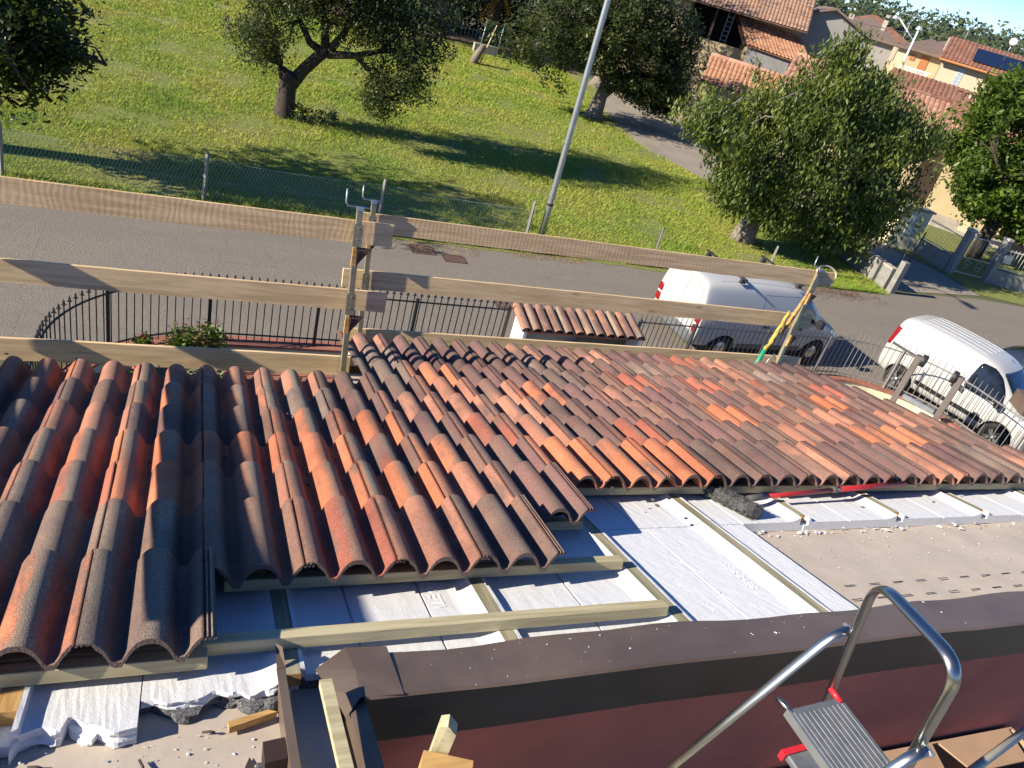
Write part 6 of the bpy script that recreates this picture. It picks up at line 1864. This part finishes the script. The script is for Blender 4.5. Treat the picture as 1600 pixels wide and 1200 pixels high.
# platform with ribs
A = Vector((1.66, .965, 5.30)); B = Vector((1.84, .975, 5.305)); W_ = Vector((.05, -.31, .0))
mb = MB(); ex = (B - A).normalized(); ey = (W_ - ex * W_.dot(ex)).normalized(); ez = ex.cross(ey)
if ez.z < 0: ez = -ez
c = A + (B - A) / 2 + ey * .155
mb.box(c - ez * .012, (.205, .34, .028), (ex, ey, ez), 0, None, .006); plat = mb.build('top_step', 'step', t)
mb = MB()
for k in range(10): mb.box(c + ex * (-.083 + k * .0185) + ez * .0028, (.002, .295, .0016), (ex, ey, ez))
mb.build('step_ribs', 'step_rib', plat)
mb = MB(); mb.box(c - ex * .105 - ez * .014, (.008, .343, .030), (ex, ey, ez)); mb.build('step_edge', 'galv', plat)
mb = MB(); s_ = A + Vector((-.005, .03, -.005)); mb.tube([A + Vector((-.0, -.01, -.008)), A + Vector((-.03, .055, .0))], .008, 8); mb.build('hinge_rod', 'chrome', t)
mb = MB(); mb.tube([B + Vector((-.005, -.004, .0)), B + Vector((-.012, .042, .006))], .0095, 8); mb.build('hinge_cap', 'redplastic', t)
c2 = TL + lean * .80 + Vector((-.06, -.17, 0))
mb = MB(); mb.box(c2, (.10, .31, .026), (ex, ey, ez), 0, None, .005); s2 = mb.build('lower_step', 'step', t)
mb = MB(); mb.box(c2 - ey * .15 - ex * .01 + ez * .004, (.11, .02, .034), (ex, ey, ez)); mb.box(c2 + ey * .15 - ex * .01 + ez * .004, (.11, .02, .034), (ex, ey, ez)); mb.build('step_end_cap', 'redplastic', s2)
# things in the terrace corner on the right
t = thing('cardboard_box', 'open cardboard box with raised flaps against the red terrace wall', 'box', (2.9, 1.0, 3.6))
mb = MB()
for a, b in (((2.15, 1.262), (3.75, 1.262)), ((2.15, .72), (3.75, .72))): mb.bar((a[0], a[1], 3.98), (b[0], b[1], 3.98), .008, .74)
for x in (2.15, 3.75): mb.bar((x, .725, 3.98), (x, 1.257, 3.98), .008, .74)
mb.span((2.155, .725, 3.605), (3.745, 1.257, 3.612))
mb.build('box_wall', 'card', t)
mb = MB()
for x in (2.2, 2.72, 3.24): mb.add([(x, 1.258, 4.352), (x + .48, 1.258, 4.352), (x + .42, 1.10, 4.36), (x + .06, 1.10, 4.36), (x, 1.25, 4.345), (x + .48, 1.25, 4.345), (x + .42, 1.10, 4.352), (x + .06, 1.10, 4.352)], [(0, 1, 2, 3), (7, 6, 5, 4), (0, 4, 5, 1), (1, 5, 6, 2), (2, 6, 7, 3), (3, 7, 4, 0)])
mb.build('flap', 'card', t)
t = thing('tube_trestle', 'cream painted tube frame lying across the box in the terrace corner', 'frame', (2.7, .8, 4.4))
mb = MB(); mb.tube([(2.08, .80, 4.50), (3.30, 1.06, 4.78)], .017, 10); mb.build('long_tube', 'cream_tube', t)
mb = MB(); mb.tube([(2.60, .90, 4.60), (2.75, .905, 4.655)], .021, 10); mb.build('collar', 'cream_tube', t)
mb = MB(); mb.bar((2.66, .905, 4.61), (2.62, .45, 4.50), .045, .02); mb.build('cross_bar', 'cream_tube', t)
r = random.Random(2); mb = MB()
for _ in range(260):
    c = Vector((2.45 + r.gauss(0, .14), .82 + r.gauss(0, .09), 4.30 + r.uniform(-.04, .05)))
    d = Vector((r.uniform(-1, 1), r.uniform(-1, 1), r.uniform(-.4, .4))).normalized()
    mb.bar(c - d * .035, c + d * .035, .008, .003)
o = mb.build('wood_shavings', 'chips'); tag(o, 'heap of orange brown wood shavings in the cardboard box', 'shavings', kind='stuff')
t = thing('black_bucket', 'black plastic bucket at the lower right corner of the terrace', 'bucket', (3.2, .80, 4.1))
mb = MB(); mb.lathe([(.001, .0), (.13, .0), (.165, .34), (.175, .345), (.172, .36), (.155, .355), (.122, .02), (.001, .02)], (3.15, .86, 4.12), (0, 0, 1), 26); mb.build('bucket', 'black_plastic', t)
mb = MB(); mb.tube([(3.15 + .17 * math.cos(a), .86 + .12 * math.sin(a) - .08, 4.44 - .10 * math.sin(a)) for a in [math.pi * i / 12 for i in range(13)]], .006, 6); mb.build('bucket_handle', 'galv', t)
# sawn timber end on the terrace at the bottom edge
t = thing('timber_offcut', 'short yellow timber offcut standing on the terrace, bottom edge of the picture', 'wood scrap', (.56, 1.0, 5.3))
mb = MB(); mb.box((.585, .93, 5.02), (.12, .10, .62), (Vector((.93, -.37, 0)), Vector((.37, .93, 0)), Vector((0, 0, 1)))); mb.build('block', 'orange_wood', t)
mb = MB(); mb.prism([(.565, 1.0, 5.2), (.60, .985, 5.2), (.607, .98, 5.40), (.585, .99, 5.425), (.57, 1.0, 5.41)], (.012, .03, 0)); mb.build('splinter_board', 'batten', t)
